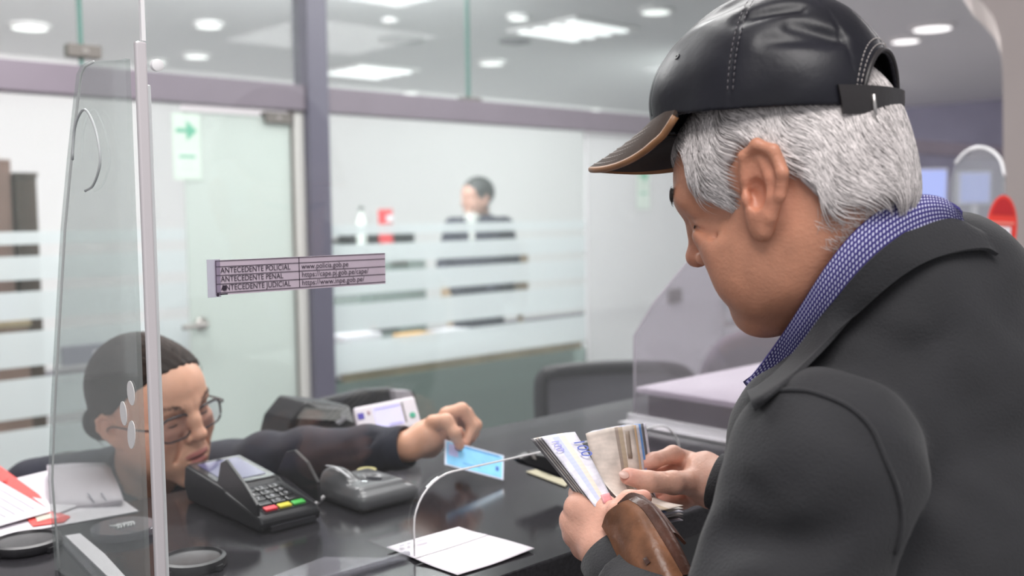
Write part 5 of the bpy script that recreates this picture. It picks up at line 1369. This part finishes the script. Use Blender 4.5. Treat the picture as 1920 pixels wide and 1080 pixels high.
def f_skinw(p):
    q = Minv(p); return smin(smin(f_mhead0(q), cap(q, (-.030, 0, -.020), nbl, .056, .060), .035), cap(q, nbl, nbl + np.array([-.02, 0, -.10]), .062, .07), .02)
up_, md_, lw_ = drape(up_, f_skinw, .007), drape(md_, f_skinw, .012), drape(lw_, f_skinw, .015)
sheet('shirt_collar', [up_, md_, lw_], M_dot, man, nu=14, nv=90, thick=.0022, world=False)
inn = [(x + 4, y + 5, d + .006) for x, y, d in up_]; inl = [(x - 2, y + 4, d + .014) for x, y, d in md_]
sheet('collar_band', [inn, inl], M_dot, man, nu=8, nv=60, thick=.0015)
M_navy = mat('navy_shirt_front', (.03, .028, .09), .8)
sheet('shirt_front', [[(1432, 678, .985), (1415, 700, .985), (1394, 716, .992)], [(1470, 720, .96), (1440, 735, .965), (1408, 738, .985)], [(1470, 800, .97), (1440, 800, .975), (1415, 790, .99)]], M_navy, man, nu=10, nv=10, thick=.002)
# ---- jacket
M_jacket = mat('charcoal_wool', (.018, .018, .021), .85, sheen=.10, bump=(420, .5, .0016), noise=(14, .16))
Rt = np.stack([Fm, Lm, ZV], 1)
def f_jk(p):
    d = chain(p, [SL, P(1530, 780, .915), P(1595, 720, .920), P(1650, 657, .925), P(1702, 585, .925), P(1785, 535, .950), P(1885, 612, 1.0), SR], [.074, .046, .055, .060, .067, .066, .062, .074], .016)
    d = smin(d, chain(p, [P(1660, 800, .93), P(1760, 735, .955), P(1880, 760, 1.0)], [.095, .100, .095], .02), .035)
    d = smin(d, ell(p, midS - ZV * .20 - Fm * .015, (.125, .19, .19), Rt), .035)
    d = smin(d, ell(p, midS - ZV * .34, (.135, .19, .30), Rt), .08)
    d = smin(d, ell(p, midS - ZV * .125 - Fm * .065, (.070, .15, .12), Rt), .03)
    # chest front below the collar
    d = smin(d, cap(p, P(1490, 830, .93), P(1500, 1000, .93), .062, .075), .03)
    arm = chain(p, [SL, (SL + EL) / 2 + cr * .004, EL], [.077, .073, .064], .02)
    arm = smin(arm, chain(p, [EL, P(1240, 1160, .965), P(1152, 1068, 1.045)], [.064, .048, .036], .02), .02)
    seam = np.abs(arm - d)
    d = smin(d, arm, .018)
    d = smin(d, chain(p, [SR, ER, P(1350, 905, 1.165)], [.075, .058, .034], .02), .03)
    for (pa, pb, r, k) in ((P(1290, 1050, .80), P(1450, 920, .75), .007, .030), (P(1335, 1000, .80), P(1560, 1020, .74), .006, .026), (P(1350, 880, .80), P(1440, 960, .76), .002, .022), (P(1480, 1080, .74), P(1560, 960, .73), .002, .025),
                        (P(1700, 980, .80), P(1780, 1080, .80), .003, .03), (P(1600, 700, .83), P(1760, 640, .85), .001, .03), (P(1800, 700, .80), P(1860, 900, .76), .002, .04)):
        d = ssub(d, cap(p, pa, pb, r), k)
    d += .0012 * np.sin(p[:, 0] * 78 + 2.5 * np.sin(p[:, 2] * 41 + p[:, 1] * 30)) * np.sin(p[:, 2] * 26 + p[:, 0] * 20)
    d += .0018 * np.sin(p[:, 0] * 34 + 2.2 * np.sin(p[:, 2] * 23)) * np.sin(p[:, 2] * 31 + p[:, 1] * 18)
    # neck opening
    d = smax(d, -(f_mhead0b(p) + .002), .004)
    # cuffs are hollow
    w_ = cap(p, EL, P(1100, 1010, 1.09), .09); d = smax(d, np.where(w_ < 0, (p - P(1170, 1085, 1.03)) @ nrm(P(1125, 1030, 1.065) - P(1230, 1160, .99)), -1), .002)
    w_ = cap(p, P(1400, 925, 1.15), P(1300, 895, 1.18), .06); return smax(d, np.where(w_ < 0, (p - P(1352, 906, 1.165)) @ nrm(P(1322, 895, 1.175) - P(1400, 925, 1.15)), -1), .002)
lo, hi = bounds([SL, SR, EL, ER, NB + ZV * .02, midS - ZV * .6, P(1152, 1068, 1.045), P(1350, 905, 1.165), P(1400, 730, 1.0), midS - Fm * .1], .10)
sculpt('jacket', f_jk, lo, hi, .0048, M_jacket, man)
# jacket collar lying over the back and shoulder
cu1 = [(1810, 424, .985), (1776, 404, .945), (1722, 420, .908), (1662, 460, .886), (1606, 512, .876), (1552, 580, .880), (1505, 645, .893), (1462, 694, .918), (1425, 724, .945), (1402, 736, .965)]
cu2 = [(1845, 440, .975), (1806, 428, .930), (1745, 448, .888), (1684, 486, .866), (1626, 540, .856), (1570, 605, .858), (1520, 668, .872), (1475, 710, .900), (1435, 738, .930), (1408, 750, .955)]
cu3 = [(1870, 478, .970), (1842, 467, .925), (1778, 476, .880), (1712, 502, .860), (1652, 546, .850), (1594, 600, .850), (1540, 655, .860), (1492, 702, .885), (1448, 742, .915), (1415, 770, .945)]
f_both = lambda p: np.minimum(f_jk(p), f_skinw(p) - .012)
cu1, cu2, cu3 = drape(cu1, f_both, .003), drape(cu2, f_both, .007), drape(cu3, f_both, .007)
sheet('jacket_collar', [cu1, cu2, cu3], M_jacket, man, nu=16, nv=70, thick=.0040)
cuff('sleeve_cuff', P(1196, 1112, 1.012), P(1142, 1040, 1.052), .0375, .0335, M_jacket, man)
cuff('sleeve_cuff', P(1375, 914, 1.158), P(1340, 902, 1.168), .035, .0325, M_jacket, man)
# armhole seam and cuff buttons
sea = [P(x, y, d) for x, y, d in ((1440, 716, .80), (1500, 703, .775), (1560, 712, .757), (1620, 760, .745), (1670, 830, .738), (1712, 910, .735), (1738, 990, .738), (1748, 1075, .745))]
def jproj(q, off=.0): 
    q = np.asarray(q, float)
    for _ in range(6): q = q - grad(f_jk, q, .002) * (f_jk(q) - off)[:, None]
    return q
tube('armhole_seam', jproj(catmull(sea, 60), .0008), .0022, M_jacket, man, n=8)
# legs
M_trs = mat('dark_trousers', (.02, .02, .024), .85)
for s_, hp in ((1, midS + Lm * .09), (-1, midS - Lm * .09)):
    tube('trouser_leg', [np.array([hp[0], hp[1], .95]), np.array([hp[0], hp[1], .5]) + Fm * .01, np.array([hp[0], hp[1], .09])], [.11, .085, .07], M_trs, man, n=20, seg=12)
    ft_ = np.array([hp[0], hp[1], 0]); sculpt('shoe', lambda p, ft_=ft_: smax(smin(ell(p, ft_ + Fm * .06 + ZV * .035, (.15, .05, .05), Rt), ell(p, ft_ + ZV * .06, (.06, .045, .06), Rt), .03), -p[:, 2] + .002, .004), ft_ - .2, ft_ + .25, .008, M_black, man)

# ------------------------------------------------------------------ wallet
wal = thing('wallet', P(1220, 1010, 1.0), 'worn brown leather wallet held open below the banknotes', 'wallet')
M_wal = mat('wallet_leather', (.20, .085, .042), .36, bump=(110, .5, .0015), noise=(28, .45)); M_wal2 = mat('wallet_dark_leather', (.075, .032, .022), .35, bump=(110, .6, .0018), noise=(30, .4))
sheet('front_cover', [[(1131, 986, 1.035), (1140, 962, 1.020), (1160, 946, 1.008), (1180, 938, 1.004)], [(1150, 1020, 1.020), (1165, 990, 1.000), (1190, 970, .990), (1206, 958, .992)], [(1172, 1085, .995), (1192, 1055, .970), (1220, 1028, .962), (1240, 1010, .968)], [(1196, 1160, .97), (1222, 1130, .945), (1256, 1100, .935), (1280, 1080, .945)]], M_wal, wal, nu=24, nv=16, thick=.004)
sheet('spine_fold', [[(1178, 939, 1.004), (1192, 934, 1.008), (1204, 940, 1.016)], [(1205, 958, .991), (1222, 952, .996), (1236, 966, 1.006)], [(1239, 1010, .967), (1258, 1006, .972), (1270, 1020, .985)], [(1279, 1080, .944), (1298, 1080, .95), (1306, 1096, .965)]], M_wal2, wal, nu=24, nv=10, thick=.004)
sheet('inner_lining', [[(1158, 944, 1.016), (1180, 926, 1.03), (1204, 930, 1.035)], [(1190, 966, 1.01), (1215, 950, 1.02), (1240, 962, 1.025)], [(1230, 1010, .99), (1262, 1000, 1.0), (1285, 1020, 1.005)]], M_wal2, wal, nu=14, nv=10, thick=.003)
def ws(rows, nm): sheet(nm, rows, M_wal2, wal, nu=6, nv=5, thick=.0016)
ws([[(1205, 1048, .957), (1212, 1060, .954)], [(1212, 1044, .957), (1220, 1054, .953)]], 'worn_patch')
# ------------------------------------------------------------------ banknotes
def note_mat(name, base, band, band2, u0, u1, scale):
    m = mat(name, base, .55, noise=(55, .22, (1, 1, 1))); nt = m.node_tree; L = nt.links; b = nt.nodes['Principled BSDF']
    src = b.inputs['Base Color'].links[0].from_socket
    uv = nt.nodes.new('ShaderNodeUVMap'); uv.uv_map = 'UVMap'; sx = nt.nodes.new('ShaderNodeSeparateXYZ'); L.new(uv.outputs[0], sx.inputs[0])
    def rng_(sock, a, b_):
        g1 = nt.nodes.new('ShaderNodeMath'); g1.operation = 'GREATER_THAN'; L.new(sock, g1.inputs[0]); g1.inputs[1].default_value = a
        g2 = nt.nodes.new('ShaderNodeMath'); g2.operation = 'LESS_THAN'; L.new(sock, g2.inputs[0]); g2.inputs[1].default_value = b_
        mm = nt.nodes.new('ShaderNodeMath'); mm.operation = 'MULTIPLY'; L.new(g1.outputs[0], mm.inputs[0]); L.new(g2.outputs[0], mm.inputs[1]); return mm.outputs[0]
    for (c_, lo_, hi_, ax) in ((band, u0, u1, 1), (band2, u1, u1 + .006, 1)):
        mx = nt.nodes.new('ShaderNodeMix'); mx.data_type = 'RGBA'; L.new(rng_(sx.outputs[ax], lo_, hi_), mx.inputs[0]); L.new(src, mx.inputs[6]); mx.inputs[7].default_value = (*c_, 1); src = mx.outputs[2]
    wv = nt.nodes.new('ShaderNodeTexWave'); wv.inputs['Scale'].default_value = scale; wv.inputs['Distortion'].default_value = 6; L.new(uv.outputs[0], wv.inputs['Vector'])
    mx = nt.nodes.new('ShaderNodeMix'); mx.data_type = 'RGBA'; mx.blend_type = 'MULTIPLY'; mx.inputs[0].default_value = .05; L.new(src, mx.inputs[6]); L.new(wv.outputs[0], mx.inputs[7])
    L.new(mx.outputs[2], b.inputs['Base Color']); return m
MN = [note_mat('note_blue_print', (.84, .82, .92), (.60, .64, .92), (.86, .78, .68), .008, .014, 60), note_mat('note_beige_print', (.66, .57, .51), (.33, .26, .22), (.46, .36, .26), .030, .034, 50),
      note_mat('note_grey_print', (.17, .16, .17), (.30, .28, .33), (.5, .46, .40), .02, .024, 60), note_mat('note_cream_print', (.80, .76, .72), (.60, .42, .30), (.30, .45, .75), .028, .033, 55)]
M_nb = mat('note_blue_strip', (.16, .34, .72), .5); M_no = mat('note_orange_strip', (.62, .42, .26), .5); M_nr = mat('note_red_edge', (.80, .35, .38), .5); M_nink = mat('note_ink', (.10, .14, .50), .5)
# fan on the left: nine notes, nearest one on top
nl = 9; edge_words = ['topmost note of the left fan, showing a blue printed number', 'second', 'third', 'fourth', 'fifth', 'sixth', 'seventh', 'eighth', 'last and darkest']
for k in range(nl):
    f_ = k / (nl - 1)
    dx, dy, dd = -20 * f_, 4 * f_, .030 * f_
    lab = ('pale blue-printed banknote on top of the left fan, with a large blue number' if k == 0 else
           '%s banknote counted from the top of the left fan, seen as a thin edge' % (edge_words[k]) if k < nl - 1 else 'lowest dark banknote of the left fan, nearest the black clip')
    t = thing('banknote', P(1080 + dx, 940, 1.06 + dd), lab, 'banknote', 'banknotes fanned out on the left')
    tl = (1015 + dx, 819 + dy + 2 * (k % 2), 1.115 + dd); tr_ = (1078 + dx * .4 - 1.5 * (k % 3), 810 + dy, 1.120 + dd)
    ml = (1062 + dx * .9, 880 + dy, 1.085 + dd); mr_ = (1114 + dx * .4, 870 + dy, 1.092 + dd)
    bl = (1115 + dx * .7, 950 + dy, 1.055 + dd); br = (1152 + dx * .4, 945 + dy, 1.065 + dd)
    mid = lambda a, b, e: tuple((np.array(a) + np.array(b)) / 2 + np.array([0, -1, e]))
    o_, g_ = sheet('note_paper', [[tl, mid(tl, tr_, -.003), tr_], [ml, mid(ml, mr_, -.004), mr_], [bl, mid(bl, br, -.003), br]], MN[0] if k == 0 else MN[(2, 3, 2, 1, 2, 3, 2, 2)[k - 1]], t, nu=20, nv=10, thick=.0007)
    if k == 0:
        ex = nrm(P(1110, 868, 1.09) - P(1080, 822, 1.115)); ey_ = nrm(P(1086, 822, 1.112) - P(1058, 826, 1.11)); 
        text('number', '100', P(1073, 826, 1.106), ex, ey_, .017, M_nink, t, push=.0005)
        text('serial', '100', P(1032, 826, 1.106), ex, ey_, .012, mat('note_ink_pale', (.32, .30, .66), .5), t, push=.0005)
        sheet('red_corner', [[(1126, 928, 1.057), (1142, 924, 1.062)], [(1132, 944, 1.052), (1149, 939, 1.059)]], M_nr, t, nu=4, nv=5, thick=.0006)
# notes on the right, bent under the thumb
nr_ = 6
for k in range(nr_):
    f_ = k / (nr_ - 1); dx, dy, dd = 4.5 * k, -1.0 * k, .006 * k
    lab = ('grey-beige banknote lying nearest under the man\'s thumb, bent down to the right' if k == 0 else
           '%s banknote behind the one under the thumb, only its right and lower edges showing' % ('second', 'third', 'fourth', 'fifth', 'last')[k - 1])
    t = thing('banknote', P(1200, 940, 1.12 + dd), lab, 'banknote', 'banknotes bent under the thumb')
    r0 = [(1098 + dx * .5, 813 + dy, 1.150 + dd), (1145 + dx * .8, 803 + dy, 1.155 + dd), (1188 + dx, 798 + dy, 1.160 + dd)]
    r1_ = [(1110 + dx * .4, 860 + dy, 1.135 + dd), (1155 + dx * .8, 858 + dy, 1.135 + dd), (1197 + dx, 862 + dy, 1.140 + dd)]
    r2_ = [(1128 + dx * .3, 898 + dy, 1.118 + dd), (1165 + dx * .6, 906 + dy, 1.120 + dd), (1206 + dx * .8, 915, 1.130 + dd)]
    r3_ = [(1150, 926 + 3 * k, 1.095 + dd), (1186 + dx * .2, 936 + 3 * k, 1.100 + dd), (1240 + dx * .3, 938 + 4 * k, 1.110 + dd)]
    r4_ = [(1176, 948 + 4 * k, 1.075 + dd), (1228, 958 + 4.5 * k, 1.080 + dd), (1281, 948 + 5.5 * k, 1.090 + dd)]
    sheet('note_paper', [r0, r1_, r2_, r3_, r4_], (MN[1], MN[3], MN[0], MN[3], MN[2], MN[0])[k], t, nu=30, nv=12, thick=.0007)
    if k == 1 or k == 3:
        mm_ = M_no if k == 1 else M_nb
        w_ = 8 if k == 1 else 13
        sheet('coloured_strip', [[(r[2][0] - w_, r[2][1] + .5, r[2][2] - .0012), (r[2][0] - .5, r[2][1], r[2][2] - .0012)] for r in (r0, r1_, r2_)], mm_, t, nu=16, nv=3, thick=.0005)
    if k == 0:
        for (x, y, r) in ((1104, 818, .0012), (1112, 824, .001), (1120, 815, .0009), (1150, 880, .0012)): pass
        sheet('stamp_mark', [[(1172, 809, 1.1545), (1180, 808, 1.1555)], [(1178, 858, 1.135), (1186, 858, 1.1365)]], mat('note_brown_mark', (.30, .23, .18), .6), t, nu=6, nv=3, thick=.0004)
